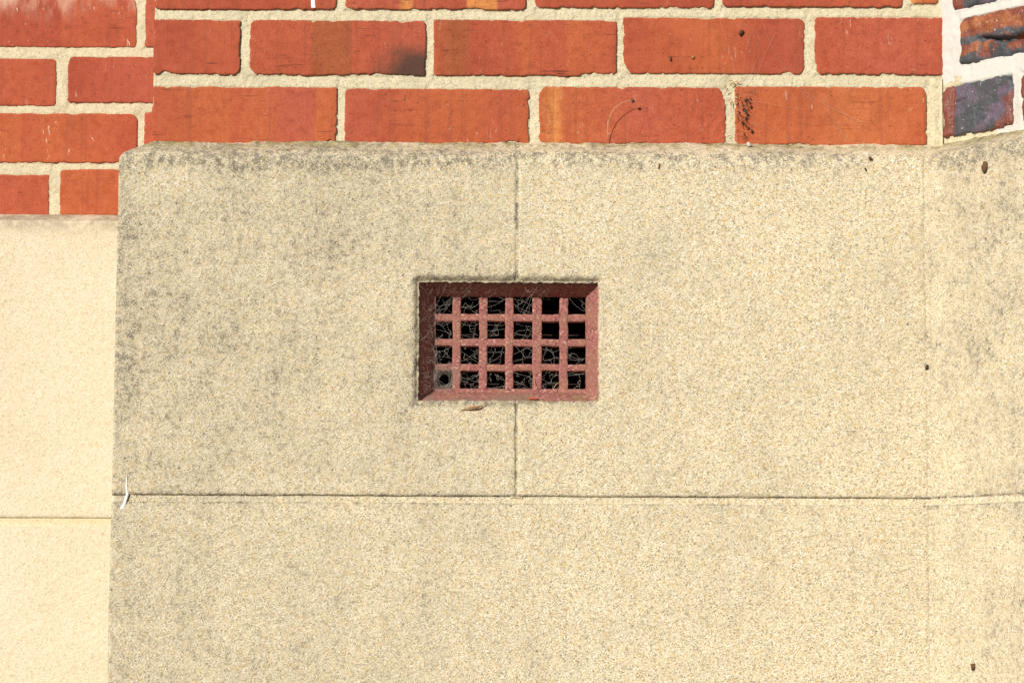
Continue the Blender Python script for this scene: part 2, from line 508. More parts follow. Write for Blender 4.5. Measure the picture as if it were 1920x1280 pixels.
def brick_material(name, stops, white=0.15, seed=0.0, burn=None, cracks=0.5, wash=0.0, soft='LINEAR'):
    """stops: colours along the brick's length (kiln banding); burn: (x, z, radius) of a burnt patch"""
    m = NT(name)
    off = (seed * 3.17, seed * 1.31, seed * 2.03)
    co = m.mapping(loc=off)
    s = m.sep()
    wob = m.math('MULTIPLY', m.math('SUBTRACT', m.noise(16, 4, 0.6, co=co), 0.5), 0.009)
    xx = m.math('DIVIDE', m.math('ADD', s[0], wob), 0.22)
    col = m.ramp(xx, stops, soft)
    big = m.noise(14, 4, 0.6, co=co)
    col = m.mix(1.0, col, m.ramp(big, [(0.28, (0.90, 0.86, 0.86)), (0.5, 1.0), (0.75, (1.06, 1.08, 1.08))]), 'MULTIPLY')
    mid = m.noise(90, 4, 0.65, co=co)
    col = m.mix(1.0, col, m.ramp(mid, [(0.3, (0.84, 0.78, 0.78)), (0.5, 1.0), (0.72, (1.08, 1.16, 1.18))]), 'MULTIPLY')
    gr = m.noise(650, 2, 0.6, co=co)
    col = m.mix(1.0, col, m.ramp(gr, [(0.3, (0.80, 0.76, 0.76)), (0.5, 1.0), (0.7, (1.10, 1.16, 1.18))]), 'MULTIPLY')
    # drag lines down and along the face
    vert = m.noise(1.0, 2, 0.5, co=m.mapping(scale=(150, 150, 5), loc=off))
    col = m.mix(m.step(vert, 0.58, 0.66, 0.0, 0.30), col, (0.26, 0.065, 0.035))
    vl = m.noise(1.0, 1, 0.5, co=m.mapping(scale=(260, 260, 4), loc=(seed, 2, seed)))
    col = m.mix(m.step(vl, 0.70, 0.73, 0.0, 0.45), col, (0.20, 0.055, 0.035))
    hor = m.noise(1.0, 3, 0.6, co=m.mapping(scale=(16, 300, 420), loc=off, rot=(0, 0.03, 0)))
    hm = m.math('MULTIPLY', m.step(hor, 0.63, 0.70), m.step(m.noise(24, 2, co=m.mapping(loc=(9 + seed, 0, 3))), 0.46, 0.66))
    col = m.mix(m.math('MULTIPLY', hm, cracks), col, (0.13, 0.04, 0.025))
    # fine dark pocks
    pk = m.step(m.noise(300, 3, 0.6, co=co), 0.655, 0.71)
    col = m.mix(m.math('MULTIPLY', pk, 0.7), col, (0.14, 0.045, 0.03))
    # pale lime scratches and specks
    sc = m.noise(1.0, 2, 0.55, co=m.mapping(scale=(210, 100, 55), rot=(0, 0.5, 0), loc=off), dist=1.2)
    scm = m.math('MULTIPLY', m.step(sc, 0.66, 0.74), m.step(m.noise(20, 3, co=m.mapping(loc=(3 - seed, 0, 1))), 0.42, 0.62))
    col = m.mix(m.math('MULTIPLY', scm, white * 1.7), col, (0.66, 0.45, 0.33))
    sp = m.step(m.noise(260, 2, 0.5, co=m.mapping(loc=(seed, 5, 2))), 0.735, 0.775)
    col = m.mix(m.math('MULTIPLY', sp, min(1.0, 0.25 + white)), col, (0.66, 0.52, 0.42))
    if wash:
        wz = m.step(s[2], 0.028, 0.07)
        wn_ = m.step(m.noise(1.0, 4, 0.6, co=m.mapping(scale=(45, 45, 16), loc=off)), 0.40, 0.72)
        col = m.mix(m.math('MULTIPLY', m.math('MULTIPLY', wz, wn_), wash), col, (0.62, 0.38, 0.27))
    if burn:
        dx = m.math('DIVIDE', m.math('SUBTRACT', s[0], burn[0]), burn[2] * 1.5)
        dz = m.math('DIVIDE', m.math('SUBTRACT', s[2], burn[1]), burn[2])
        r = m.math('SQRT', m.math('ADD', m.math('MULTIPLY', dx, dx), m.math('MULTIPLY', dz, dz)))
        r = m.math('ADD', r, m.math('MULTIPLY', m.math('SUBTRACT', m.noise(38, 4, co=co), 0.5), 0.9))
        col = m.mix(m.step(r, 0.35, 1.5, 0.90, 0.0), col, (0.055, 0.035, 0.025))
    h = m.math('ADD', m.math('MULTIPLY', mid, 0.7), m.math('MULTIPLY', m.noise(520, 3, 0.6, co=co), 0.5))
    h = m.math('SUBTRACT', h, m.math('MULTIPLY', hm, 0.5))
    h = m.math('SUBTRACT', h, m.math('MULTIPLY', pk, 0.5))
    return m.done(col, m.bump(h, 0.0008, 0.9), 0.82)


RED = (0.405, 0.085, 0.037)
ORG = (0.435, 0.104, 0.037)
DRK = (0.36, 0.070, 0.033)
BRN = (0.33, 0.085, 0.030)
PNK = (0.405, 0.090, 0.046)
YEL = (0.57, 0.21, 0.06)

M_STONE = stone_material('weathered_stone')
M_CLEAN = stone_material('clean_stone', clean=True)
M_MORTAR = mortar_material('cream_mortar')
M_JOINT = mortar_material('plinth_joint_mortar', col=(0.63, 0.54, 0.34), dark=(0.34, 0.29, 0.18), light=(0.70, 0.62, 0.42), stain=0.45, bump=0.0008)
M_JOINTC = mortar_material('clean_joint_mortar', col=(0.68, 0.57, 0.36), dark=(0.50, 0.40, 0.22), light=(0.72, 0.62, 0.41), stain=0.2, bump=0.0006)


def white_mortar():
    m = NT('white_painted_mortar')
    cloud = m.noise(30, 4, 0.6)
    fine = m.noise(380, 3, 0.6)
    mid = m.noise(95, 4, 0.6)
    c = m.mix(m.step(cloud, 0.50, 0.75, 0.0, 0.35), (0.60, 0.575, 0.515), (0.44, 0.385, 0.29))
    crack = m.noise(1.0, 3, 0.6, co=m.mapping(scale=(60, 60, 260), rot=(0, -0.15, 0)), dist=0.8)
    ck = m.math('MULTIPLY', m.step(crack, 0.66, 0.71), m.step(m.noise(18, 2), 0.50, 0.62))
    c = m.mix(m.math('MULTIPLY', ck, 0.5), c, (0.22, 0.17, 0.12))
    h = m.math('ADD', m.math('MULTIPLY', mid, 1.0), m.math('MULTIPLY', fine, 0.4))
    return m.done(c, m.bump(h, 0.0012, 0.6), 0.8)


M_WHITE = white_mortar()


def clinker_material(name, seed, mode):
    m = NT(name)
    off = (seed, seed * 0.7, seed * 1.9)
    co = m.mapping(loc=off)
    s = m.sep()
    big = m.noise(26, 5, 0.62, co=co, dist=0.6)
    mid = m.noise(110, 4, 0.65, co=co)
    slate = m.ramp(m.noise(48, 3, co=co), [(0.3, (0.045, 0.056, 0.060)), (0.5, (0.072, 0.076, 0.084)), (0.7, (0.11, 0.095, 0.11))])
    orange = m.ramp(mid, [(0.3, (0.22, 0.065, 0.035)), (0.5, (0.32, 0.105, 0.042)), (0.7, (0.40, 0.16, 0.06))])
    red = m.mix(mid, (0.13, 0.04, 0.03), (0.27, 0.07, 0.04))
    if mode == 'split':      # orange above a long crack, slate along the edges and below
        v = m.math('SUBTRACT', s[2], m.math('MULTIPLY', m.math('SUBTRACT', big, 0.5), 0.030))
        k = m.math('MULTIPLY', m.step(v, 0.030, 0.035), m.step(v, 0.056, 0.061, 1.0, 0.0))
        # orange flakes under the crack at the left end
        k2 = m.math('MULTIPLY', m.step(v, 0.004, 0.009), m.step(v, 0.022, 0.026, 1.0, 0.0))
        k2 = m.math('MULTIPLY', k2, m.step(m.noise(30, 3, co=m.mapping(loc=(4, 1, 2))), 0.42, 0.5))
        col = m.mix(m.math('MAXIMUM', k, k2), slate, m.mix(m.step(m.noise(34, 3), 0.42, 0.6), orange, red))
    else:                    # slate and plum face, red flank at the left and lower right
        v = m.math('ADD', s[0], m.math('MULTIPLY', m.math('SUBTRACT', big, 0.5), 0.03))
        k = m.step(v, 0.015, 0.020, 1.0, 0.0)
        w = m.math('SUBTRACT', m.math('SUBTRACT', s[0], m.math('MULTIPLY', s[2], 0.7)), m.math('MULTIPLY', m.math('SUBTRACT', big, 0.5), 0.05))
        k = m.math('MAXIMUM', k, m.math('MULTIPLY', m.step(w, 0.072, 0.080), 0.85))
        col = m.mix(k, slate, red)
        plum = m.step(m.noise(24, 3, co=m.mapping(loc=(7, 3, 1))), 0.48, 0.60)
        col = m.mix(m.math('MULTIPLY', m.math('MULTIPLY', plum, m.math('SUBTRACT', 1.0, k)), 0.8), col, (0.145, 0.105, 0.145))
    pk = m.step(m.noise(240, 3, 0.6, co=co), 0.66, 0.72)
    col = m.mix(m.math('MULTIPLY', pk, 0.7), col, (0.045, 0.035, 0.03))
    sp = m.step(m.noise(1.0, 2, 0.5, co=m.mapping(scale=(330, 330, 190), loc=(seed, 5, 2))), 0.69, 0.74)
    col = m.mix(m.math('MULTIPLY', sp, 0.75), col, (0.72, 0.68, 0.62))
    h = m.math('ADD', mid, m.math('MULTIPLY', m.noise(300, 3, co=co), 0.5))
    m.bsdf.inputs['Specular IOR Level'].default_value = 0.4
    return m.done(col, m.bump(h, 0.0025, 1.0), m.math('ADD', 0.30, m.math('MULTIPLY', mid, 0.3)))


def terracotta_material(name, dirt=0.35):
    m = NT(name)
    mid = m.noise(150, 4, 0.65)
    fine = m.noise(620, 3, 0.6)
    g = m.t.nodes.new('ShaderNodeSeparateColor'); m.link(m.voronoi(480), g.inputs[0])
    col = m.ramp(g.outputs[0], [(0.0, (0.17, 0.062, 0.055)), (0.2, (0.27, 0.098, 0.085)), (0.7, (0.335, 0.128, 0.108)), (0.92, (0.40, 0.175, 0.14)), (1.0, (0.52, 0.33, 0.26))])
    col = m.mix(m.step(m.noise(40, 4), 0.40, 0.66, 0.0, 0.5), col, (0.31, 0.155, 0.095))
    pk = m.step(m.math('ADD', m.math('MULTIPLY', mid, 0.5), m.math('MULTIPLY', fine, 0.5)), 0.60, 0.67)
    col = m.mix(m.math('MULTIPLY', pk, dirt), col, (0.12, 0.055, 0.04))
    s = m.sep()
    low = m.math('MULTIPLY', m.step(s[2], VZ0 + 0.002, VZ0 + 0.013, 1.0, 0.0), m.step(m.noise(45, 4), 0.42, 0.56))
    col = m.mix(m.math('MULTIPLY', low, 0.75), col, m.mix(m.step(s[0], 0.0, 0.05), (0.20, 0.16, 0.115), (0.19, 0.165, 0.06)))
    h = m.math('ADD', mid, m.math('MULTIPLY', fine, 0.6))
    return m.done(col, m.bump(h, 0.0009, 0.8), 0.85)


M_TERRA = terracotta_material('terracotta')


def plain(name, color, rough=0.8, var=0.25, scale=300, alpha=None):
    m = NT(name)
    n = m.noise(scale, 3, 0.6)
    c = m.mix(n, tuple(a * (1 - var) for a in color), tuple(min(1, a * (1 + var)) for a in color))
    if alpha is not None:
        t = m.t.nodes.new('ShaderNodeBsdfTransparent')
        mx = m.t.nodes.new('ShaderNodeMixShader')
        fib = m.noise(1.0, 4, 0.7, co=m.mapping(scale=(900, 900, 1300)), dist=1.5)
        m.link(m.math('MULTIPLY', m.step(fib, 0.3, 0.7), alpha), mx.inputs[0])
        m.link(t.outputs[0], mx.inputs[1]); m.link(m.bsdf.outputs[0], mx.inputs[2])
        m.link(mx.outputs[0], m.out.inputs[0])
    return m.done(c, None, rough)


M_WEB = plain('cobweb_silk', (0.46, 0.42, 0.37), 0.6, 0.1)
M_WEBDIM = plain('dusty_silk', (0.40, 0.36, 0.31), 0.7, 0.1)
M_SHEET = plain('web_sheet', (0.33, 0.255, 0.20), 0.9, 0.1, alpha=0.40)
M_DARKBIT = plain('dark_plant_bits', (0.065, 0.035, 0.022), 0.8, 0.5)
M_BROWN = plain('brown_husk', (0.13, 0.07, 0.035), 0.85, 0.7, 420)
M_STRAW = plain('straw', (0.55, 0.36, 0.15), 0.7, 0.25)
M_LEAF = plain('dry_leaf', (0.36, 0.17, 0.065), 0.7, 0.35)
M_SHELL = plain('shell', (0.55, 0.50, 0.43), 0.6, 0.15)
brick_plain = plain('clay_flake', (0.50, 0.10, 0.05), 0.8, 0.15)
M_PAINT = plain('white_paint', (0.82, 0.82, 0.80), 0.6, 0.04)
M_CAVITY = plain('darkened_cavity_brick', (0.035, 0.018, 0.013), 0.9, 0.4, 80)  # sooty clay taken near black: the hollow's shade is put into its colour

# ------------------------------------------------------------------ ground
def ground_material():
    m = NT('paving')
    n = m.noise(3, 6, 0.6); f = m.noise(120, 3, 0.6)
    c = m.mix(n, (0.05, 0.048, 0.045), (0.085, 0.08, 0.075))
    c = m.mix(m.math('MULTIPLY', f, 0.5), c, (0.15, 0.14, 0.125))
    return m.done(c, m.bump(f, 0.002, 0.5), 0.9)


gv = [(-60, -60, 0), (60, -60, 0), (60, 60, 0), (-60, 60, 0)]
tag(mesh_object('ground', gv, [(0, 1, 2, 3)], ground_material(), smooth=False), kind='structure')

# ------------------------------------------------------------------ stone plinth
RUN = Y_BRICK + 0.004
ANG_D = Vector((math.cos(PHI), -math.sin(PHI)))
ANG_N = Vector((-math.sin(PHI), -math.cos(PHI)))
TURN_K = 1.17                              # the ledge is a little wider on the turned wall
CORNER_SHIFT = (TURN_K - math.cos(PHI)) / math.sin(PHI)
ANG_LEN = 0.42
SIDE_Y = Y_LSTONE + 0.05


def path_pos(kind, a, t):
    """kind: 'side' (a = y), 'front' (a = x), 'turn' (a = metres along); t = inset into the wall"""
    if kind == 'side':
        w = max(0.0, 1 - a / 0.08)
        return Vector((XL + t, a + t * w)), Vector((-1, 0))
    if kind == 'front':
        wl = max(0.0, 1 - (a - XL) / 0.08)
        wr = max(0.0, 1 - (XC - a) / 0.08)
        return Vector((a + t * wl + t * CORNER_SHIFT * wr, t)), Vector((0, -1))
    w = max(0.0, 1 - a / 0.08)
    c = Vector((XC, 0)) + ANG_D * a - ANG_N * t * TURN_K
    c = c + ANG_D * (t * (CORNER_SHIFT * math.cos(PHI) - math.sin(PHI))) * w
    return c, ANG_N


def plinth_profile():
    r = 0.007
    pts = [(Z_FRONT - r - 0.004, 0.0)]
    dz = Z_TOP - Z_FRONT
    L = math.hypot(dz, RUN)
    for k in range(1, 8):
        q = k / 7
        b0 = (Z_FRONT - r - 0.004, 0.0); b1 = (Z_FRONT, 0.0); b2 = (Z_FRONT + dz / L * r * 1.5, RUN / L * r * 1.5)
        pts.append(tuple((1 - q) ** 2 * b0[i] + 2 * q * (1 - q) * b1[i] + q * q * b2[i] for i in (0, 1)))
    z0, t0 = pts[-1]
    for k in range(1, 13):
        q = k / 12
        pts.append((z0 + (Z_TOP + 0.001 - z0) * q, t0 + (RUN - t0) * q))
    return pts


def dense(a, b, step, ends=(True, True)):
    L = b - a
    e = [0.0007, 0.0018, 0.0034]
    out = [0.0] + (e if ends[0] else [])
    tail = ([L - x for x in reversed(e)] if ends[1] else []) + [L]
    s0, s1 = out[-1], tail[0]
    n = max(1, int(round((s1 - s0) / step)))
    out += [s0 + (s1 - s0) * i / n for i in range(1, n)]
    out += tail
    return [a + x for x in out]


def surface_block(name, cols, rows, hole=None, parent=None, mat=None, seed=1, skirt=0.06, amp=1.0, roll_edges=True, mortar=False, inset=0.0):
    """cols: list of (kind, a); rows: list of (z, t). hole: (x0, x1, z0, z1)"""
    nx, nz = len(cols), len(rows)
    P = np.zeros((nz, nx, 3)); N = np.zeros((nz, nx, 3))
    S = np.zeros(nx)
    s = 0; prev = None
    for i, (k, a) in enumerate(cols):
        p, n = path_pos(k, a, 0)
        if prev is not None: s += (p - prev).length
        prev = p
        S[i] = p.x if k == 'front' else (XL - a if k == 'side' else XC + a)
    for j, (z, t) in enumerate(rows):
        for i, (k, a) in enumerate(cols):
            p, n = path_pos(k, a, t + inset)
            P[j, i] = (p.x, p.y, z); N[j, i] = (n.x, n.y, 0)
    # round the outer arris and the inner corner
    kinds = [c[0] for c in cols]
    for it in range(3):
        Q = P.copy()
        for i in range(1, nx - 1):
            near = (abs(S[i] - XL) < 0.007 and it < 2) or abs(S[i] - XC) < 0.022
            if near and (kinds[i] != 'front' or kinds[i - 1] != 'front' or kinds[i + 1] != 'front' or abs(S[i] - XC) < 0.02):
                Q[:, i, :2] = (P[:, i - 1, :2] + P[:, i, :2] * 1 + P[:, i + 1, :2]) / 3
        P = Q
    zz = np.array([r[0] for r in rows])
    tt = np.array([r[1] for r in rows])
    SS, ZZ = np.meshgrid(S, zz)
    topness = np.clip(tt / 0.01, 0, 1)[:, None]
    d = amp * (0.0009 * fbm(SS, ZZ, 9, 3, 3) + 0.00035 * fbm(SS, ZZ, 60, 5, 3) + 0.00022 * vn(SS, ZZ, 260, 9))
    d = d + amp * topness * (0.0012 * fbm(SS, ZZ, 55, 71, 3) + 0.0006 * vn(SS, ZZ, 240, 77))
    mask = np.ones((nz - 1, nx - 1), bool)
    if roll_edges:
        smin, smax = S[0], S[-1]
        es = np.minimum(np.abs(SS - smin), np.abs(SS - smax))
        ez = np.minimum(np.abs(ZZ - zz[0]), np.abs(ZZ - zz[-1]) + (1 if tt[-1] > 0.02 else 0))
        e = np.minimum(es, ez)
        rr = 0.0026 + 0.0012 * vn(SS, ZZ, 90, 55)
        d = d + 0.0016 * (1 - np.clip(e / rr, 0, 1)) ** 2
        ch = np.maximum(0, vn(SS, ZZ, 130, 91) - 0.35)
        d = d + 0.0035 * ch * np.clip(1 - e / 0.006, 0, 1)
        flat = tt[:, None] < 0.001
        kz = np.clip(1 - ez / 0.006, 0, 1) * flat
        P[:, :, 2] += kz * (0.0005 * vn(SS, ZZ * 0 + zz[0], 55, 93) + 0.0004 * vn(SS, ZZ * 0 + zz[0], 260, 95))
        isf = np.array([k == 'front' for k in kinds])[None, :]
        kx = np.clip(1 - np.minimum(np.where(np.abs(smin - XL) < 0.9 * (kinds[0] == 'side'), 9, np.abs(SS - smin)), np.where(kinds[-1] == 'front', np.abs(SS - smax), 9)) / 0.006, 0, 1) * isf * flat
        P[:, :, 0] += kx * (0.0004 * vn(ZZ, SS * 0 + smax, 60, 97) + 0.0004 * vn(ZZ, SS * 0 + smax, 260, 99))
    if hole:
        x0, x1, z0, z1 = hole
        cx = (S[:-1] + S[1:]) / 2; cz = (zz[:-1] + zz[1:]) / 2
        fr = np.array([k == 'front' for k in kinds[:-1]])
        mask &= ~((cz[:, None] > z0) & (cz[:, None] < z1) & (cx[None, :] > x0) & (cx[None, :] < x1) & fr[None, :])
        hx = np.maximum(x0 - SS, SS - x1); hz = np.maximum(z0 - ZZ, ZZ - z1)
        hd = np.maximum(np.maximum(hx, hz), 0)
        corner = np.hypot(np.maximum(hx, 0), np.maximum(hz, 0))
        above = np.where(hz > 0, np.where(ZZ > (z0 + z1) / 2, 1.0, 0.45), np.where(SS < x0, 0.75, 0.35))
        w = 0.0085 * above + 0.0022 * vn(SS, ZZ, 120, 61)
        d = d + above * 0.0085 * (1 - np.clip(corner / w, 0, 1)) ** 1.6
        d = d + 0.0009 * vn(SS, ZZ, 330, 67) * np.clip(1 - corner / 0.012, 0, 1)
        # ragged outline of the hole
        rag = 0.0011
        k_ = np.clip(1 - corner / 0.006, 0, 1)
        inx = (hx > -0.0001) & (hx < 0.006)
        inz = (hz > -0.0001) & (hz < 0.006)
        P[:, :, 2] += np.where(inz & (hx < 0), rag * vn(SS, ZZ, 380, 81) * k_, 0)
        P[:, :, 0] += np.where(inx & (hz < 0), rag * vn(SS, ZZ, 380, 83) * k_, 0)
    # inward = -outward normal; on the ledge mix in "down"
    P[:, :, 0] -= N[:, :, 0] * d; P[:, :, 1] -= N[:, :, 1] * d
    P[:, :, 2] -= topness * d * 0.8
    V = P.reshape(-1, 3).tolist(); NN = N.reshape(-1, 3)
    Fs = []
    edges = {}
    for j in range(nz - 1):
        for i in range(nx - 1):
            if mask[j, i]:
                a = j * nx + i
                q = (a, a + 1, a + nx + 1, a + nx)
                Fs.append(q)
    # skirts from boundary edges
    def m_(j, i): return 0 <= j < nz - 1 and 0 <= i < nx - 1 and mask[j, i]
    back = {}

    def bk(v):
        if v not in back:
            back[v] = len(V)
            p = V[v]; n = NN[v]
            V.append([p[0] - n[0] * skirt, p[1] - n[1] * skirt, p[2]])
        return back[v]
    if skirt:
        for j in range(nz - 1):
            for i in range(nx - 1):
                if not mask[j, i]: continue
                a, b, c, e_ = j * nx + i, j * nx + i + 1, (j + 1) * nx + i + 1, (j + 1) * nx + i
                if not m_(j - 1, i): Fs.append((b, a, bk(a), bk(b)))
                if not m_(j + 1, i): Fs.append((e_, c, bk(c), bk(e_)))
                if not m_(j, i - 1): Fs.append((a, e_, bk(e_), bk(a)))
                if not m_(j, i + 1): Fs.append((c, b, bk(b), bk(c)))
    # drop unused verts
    used = sorted({v for f in Fs for v in f})
    remap = {v: k for k, v in enumerate(used)}
    V = [V[v] for v in used]
    Fs = [tuple(remap[v] for v in f) for f in Fs]
    return mesh_object(name, V, Fs, mat, parent)


def cols_between(k0, a0, k1, a1, step=0.003, ends=(True, True)):
    """columns from (k0,a0) to (k1,a1) along the path side -> front -> turn"""
    order = ['side', 'front', 'turn']
    out = []
    for k in order[order.index(k0):order.index(k1) + 1]:
        if k == 'side':
            out += [('side', y) for y in [0.0015, 0.003, 0.0055, 0.01, 0.02][::-1]] if False else \
                   [('side', SIDE_Y - (SIDE_Y - 0.03) * q / 30) for q in range(31)] + [('side', y) for y in (0.02, 0.012, 0.007, 0.004, 0.002)]
        elif k == 'front':
            s = a0 if k0 == 'front' else XL
            e = a1 if k1 == 'front' else XC
            pts = dense(s, e, step, (k0 == 'front' and ends[0], k1 == 'front' and ends[1]))
            if k0 != 'front': pts = [XL, XL + 0.002, XL + 0.004, XL + 0.007] + [p for p in pts if p > XL + 0.009]
            out += [('front', p) for p in pts]
        else:
            s = a0 if k0 == 'turn' else 0.003
            pts = dense(s, a1, 0.0035, (k0 == 'turn', False))
            out += [('turn', p) for p in pts]
    return out


def insert(vals, extra):
    """add exact values, dropping samples that nearly coincide"""
    v = [x for x in vals if all(abs(x - e) > 0.0008 for e in extra)]
    return sorted(v + list(extra))


plinth = empty('stone_plinth', (0, 0, 0))
tag(plinth, 'mottled grey-cream cast stone plinth with the terracotta air vent let into it', 'plinth')
vent_z = [VZ1 + 0.009, VZ1 + 0.0115, VZ0, VZ0 + 0.0012, VZ0 - 0.0012, VZ0 - 0.0026, VZ0 - 0.0045, VZ1, VZ1 + 0.0012, VZ1 + 0.0026, VZ1 + 0.0045, VZ1 + 0.0066]
vent_xl = [VX0, VX0 - 0.0012, VX0 - 0.0026, VX0 - 0.0045]
vent_xr = [VX1, VX1 + 0.0012, VX1 + 0.0026, VX1 + 0.0045]
rows_up = [(z, 0.0) for z in insert(dense(JOINT_Z1, Z_FRONT - 0.013, 0.003, (True, False)), vent_z)] + plinth_profile()
CG = 0.0008                                # hairline at the inner corner
def front_cols(k0, a0, k1, a1, extra):
    cs = cols_between(k0, a0, k1, a1)
    f = insert([a for k, a in cs if k == 'front'], extra)
    return [c for c in cs if c[0] == 'side'] + [('front', a) for a in f] + [c for c in cs if c[0] == 'turn']
HOLE = (VX0, VX1, VZ0, VZ1)
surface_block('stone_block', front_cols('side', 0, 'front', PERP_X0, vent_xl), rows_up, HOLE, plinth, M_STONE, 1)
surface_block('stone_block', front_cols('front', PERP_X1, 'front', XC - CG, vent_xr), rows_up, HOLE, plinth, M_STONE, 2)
Z_LOW = JOINT_Z0 - 0.41
rows_mid = [(z, 0.0) for z in dense(Z_LOW, JOINT_Z0, 0.0034)]
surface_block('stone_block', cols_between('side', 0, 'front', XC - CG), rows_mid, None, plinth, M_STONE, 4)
rows_low = [(z, 0.0) for z in dense(-0.05, Z_LOW - 0.007, 0.012)]
surface_block('stone_block', cols_between('side', 0, 'front', XC - CG, 0.010), rows_low, None, plinth, M_STONE, 6)
# mortar in the joints: strips a little behind the stone faces
jr = [(z, 0.0) for z in dense(JOINT_Z0 - 0.008, JOINT_Z1 + 0.008, 0.002, (False, False))]
surface_block('mortar_joint', cols_between('side', 0, 'front', XC + 0.0, 0.003), jr, None, plinth, M_STONE, 8, 0.02, 1.2, False, inset=0.0026)
jc = [('front', x) for x in dense(PERP_X0 - 0.006, PERP_X1 + 0.006, 0.0015, (False, False))]
jz = [(z, 0.0) for z in dense(JOINT_Z1 - 0.002, VZ0, 0.003)]
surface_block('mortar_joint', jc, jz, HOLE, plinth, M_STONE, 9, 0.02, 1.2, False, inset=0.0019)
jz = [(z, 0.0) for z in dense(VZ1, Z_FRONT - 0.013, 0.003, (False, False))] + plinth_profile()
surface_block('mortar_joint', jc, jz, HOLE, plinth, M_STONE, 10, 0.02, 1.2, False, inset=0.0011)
jl = [(z, 0.0) for z in dense(Z_LOW - 0.012, Z_LOW + 0.005, 0.003, (False, False))]
surface_block('mortar_joint', cols_between('side', 0, 'front', XC, 0.008), jl, None, plinth, M_JOINT, 11, 0.02, 0.9, False, inset=0.002)

cc = [('front', x) for x in np.linspace(XC - 0.014, XC, 8)] + [('turn', x) for x in np.linspace(0.002, 0.016, 8)]
for rw_, sd_ in ((rows_up, 13), (rows_mid, 14)):
    surface_block('mortar_joint', cc, rw_, None, plinth, M_STONE, sd_, 0.02, 0.9, False, inset=0.0008)
splay = empty('stone_plinth', (XC, 0, 0))
tag(splay, 'speckled stone plinth turning towards the viewer at the right edge, below the dark bricks', 'plinth')
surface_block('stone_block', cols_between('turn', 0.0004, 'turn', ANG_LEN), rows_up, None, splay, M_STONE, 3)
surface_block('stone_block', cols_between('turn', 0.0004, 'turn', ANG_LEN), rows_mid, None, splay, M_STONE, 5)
surface_block('stone_block', cols_between('turn', 0.0004, 'turn', ANG_LEN), rows_low, None, splay, M_STONE, 7)
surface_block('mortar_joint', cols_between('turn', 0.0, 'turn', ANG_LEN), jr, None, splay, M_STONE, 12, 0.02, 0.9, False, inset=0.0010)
surface_block('mortar_joint', cols_between('turn', 0.0, 'turn', ANG_LEN), jl, None, splay, M_JOINT, 12, 0.02, 0.9, False, inset=0.002)

# the recessed plinth at the left
lp = empty('stone_plinth', (-0.6, Y_LSTONE, 0))
tag(lp, 'smooth pale cream stone plinth set back behind the left edge of the mottled one', 'plinth')
LZJ1 = at(100, 970, Y_LSTONE).z; LZJ0 = at(100, 983, Y_LSTONE).z
LZF = at(100, 414, Y_LSTONE).z; LZT = at(100, 403, Y_LBRICK).z
LX0, LX1 = -1.15, XL + 0.05
_save = (XL, XC)


def flat_block(name, x0, x1, zs_, Y0, parent, mat, seed, ledge=None, amp=0.6, inset=0.0, roll=True, step=0.004):
    xs = np.array(dense(x0, x1, step)); rows = [(z, 0.0) for z in zs_] + (ledge or [])
    zz = np.array([r[0] for r in rows]); tt = np.array([r[1] for r in rows])
    X, Z = np.meshgrid(xs, zz)
    d = amp * (0.0010 * fbm(X, Z, 8, seed + 3, 3) + 0.0003 * fbm(X, Z, 70, seed + 5, 3))
    if roll:
        ez = np.abs(Z - zz[0])
        if not ledge: ez = np.minimum(ez, np.abs(Z - zz[-1]))
        e = np.minimum(ez, np.minimum(np.abs(X - x0), np.abs(X - x1)))
        d = d + 0.0012 * (1 - np.clip(e / 0.0026, 0, 1)) ** 2
    if ledge:
        d = d + 0.0012 * np.clip(tt / 0.008, 0, 1)[:, None] * fbm(X, Z, 60, 7, 3)
    Yv = Y0 + inset + tt[:, None] + d
    nz, nx = X.shape
    V = np.stack([X, Yv, Z], -1).reshape(-1, 3).tolist()
    Fs = [(j * nx + i, j * nx + i + 1, (j + 1) * nx + i + 1, (j + 1) * nx + i) for j in range(nz - 1) for i in range(nx - 1)]
    ring = list(range(nx)) + [j * nx + nx - 1 for j in range(1, nz)] + [(nz - 1) * nx + i for i in range(nx - 2, -1, -1)] + [j * nx for j in range(nz - 2, 0, -1)]
    b0 = len(V)
    for r in ring: V.append([V[r][0], V[r][1] + 0.06, V[r][2]])
    m = len(ring)
    for k in range(m):
        Fs.append((ring[(k + 1) % m], ring[k], b0 + k, b0 + (k + 1) % m))
    return mesh_object(name, V, Fs, mat, parent)


ledge = [(LZF + (LZT + 0.002 - LZF) * q / 8, 0.041 * q / 8) for q in range(0, 9)]
flat_block('stone_block', LX0, LX1, dense(LZJ1, LZF - 0.004, 0.004, (True, False)), Y_LSTONE, lp, M_CLEAN, 21, ledge)
flat_block('stone_block', LX0, LX1, dense(LZJ0 - 0.41, LZJ0, 0.004), Y_LSTONE, lp, M_CLEAN, 25)
flat_block('stone_block', LX0, LX1, dense(-0.05, LZJ0 - 0.417, 0.02), Y_LSTONE, lp, M_CLEAN, 27, step=0.02)
flat_block('mortar_joint', LX0, LX1, dense(LZJ0 - 0.008, LZJ1 + 0.008, 0.002), Y_LSTONE, lp, M_JOINTC, 29, inset=0.0024, roll=False)
flat_block('mortar_joint', LX0, LX1, dense(LZJ0 - 0.422, LZJ0 - 0.405, 0.002), Y_LSTONE, lp, M_JOINTC, 30, inset=0.0018, roll=False, step=0.02)

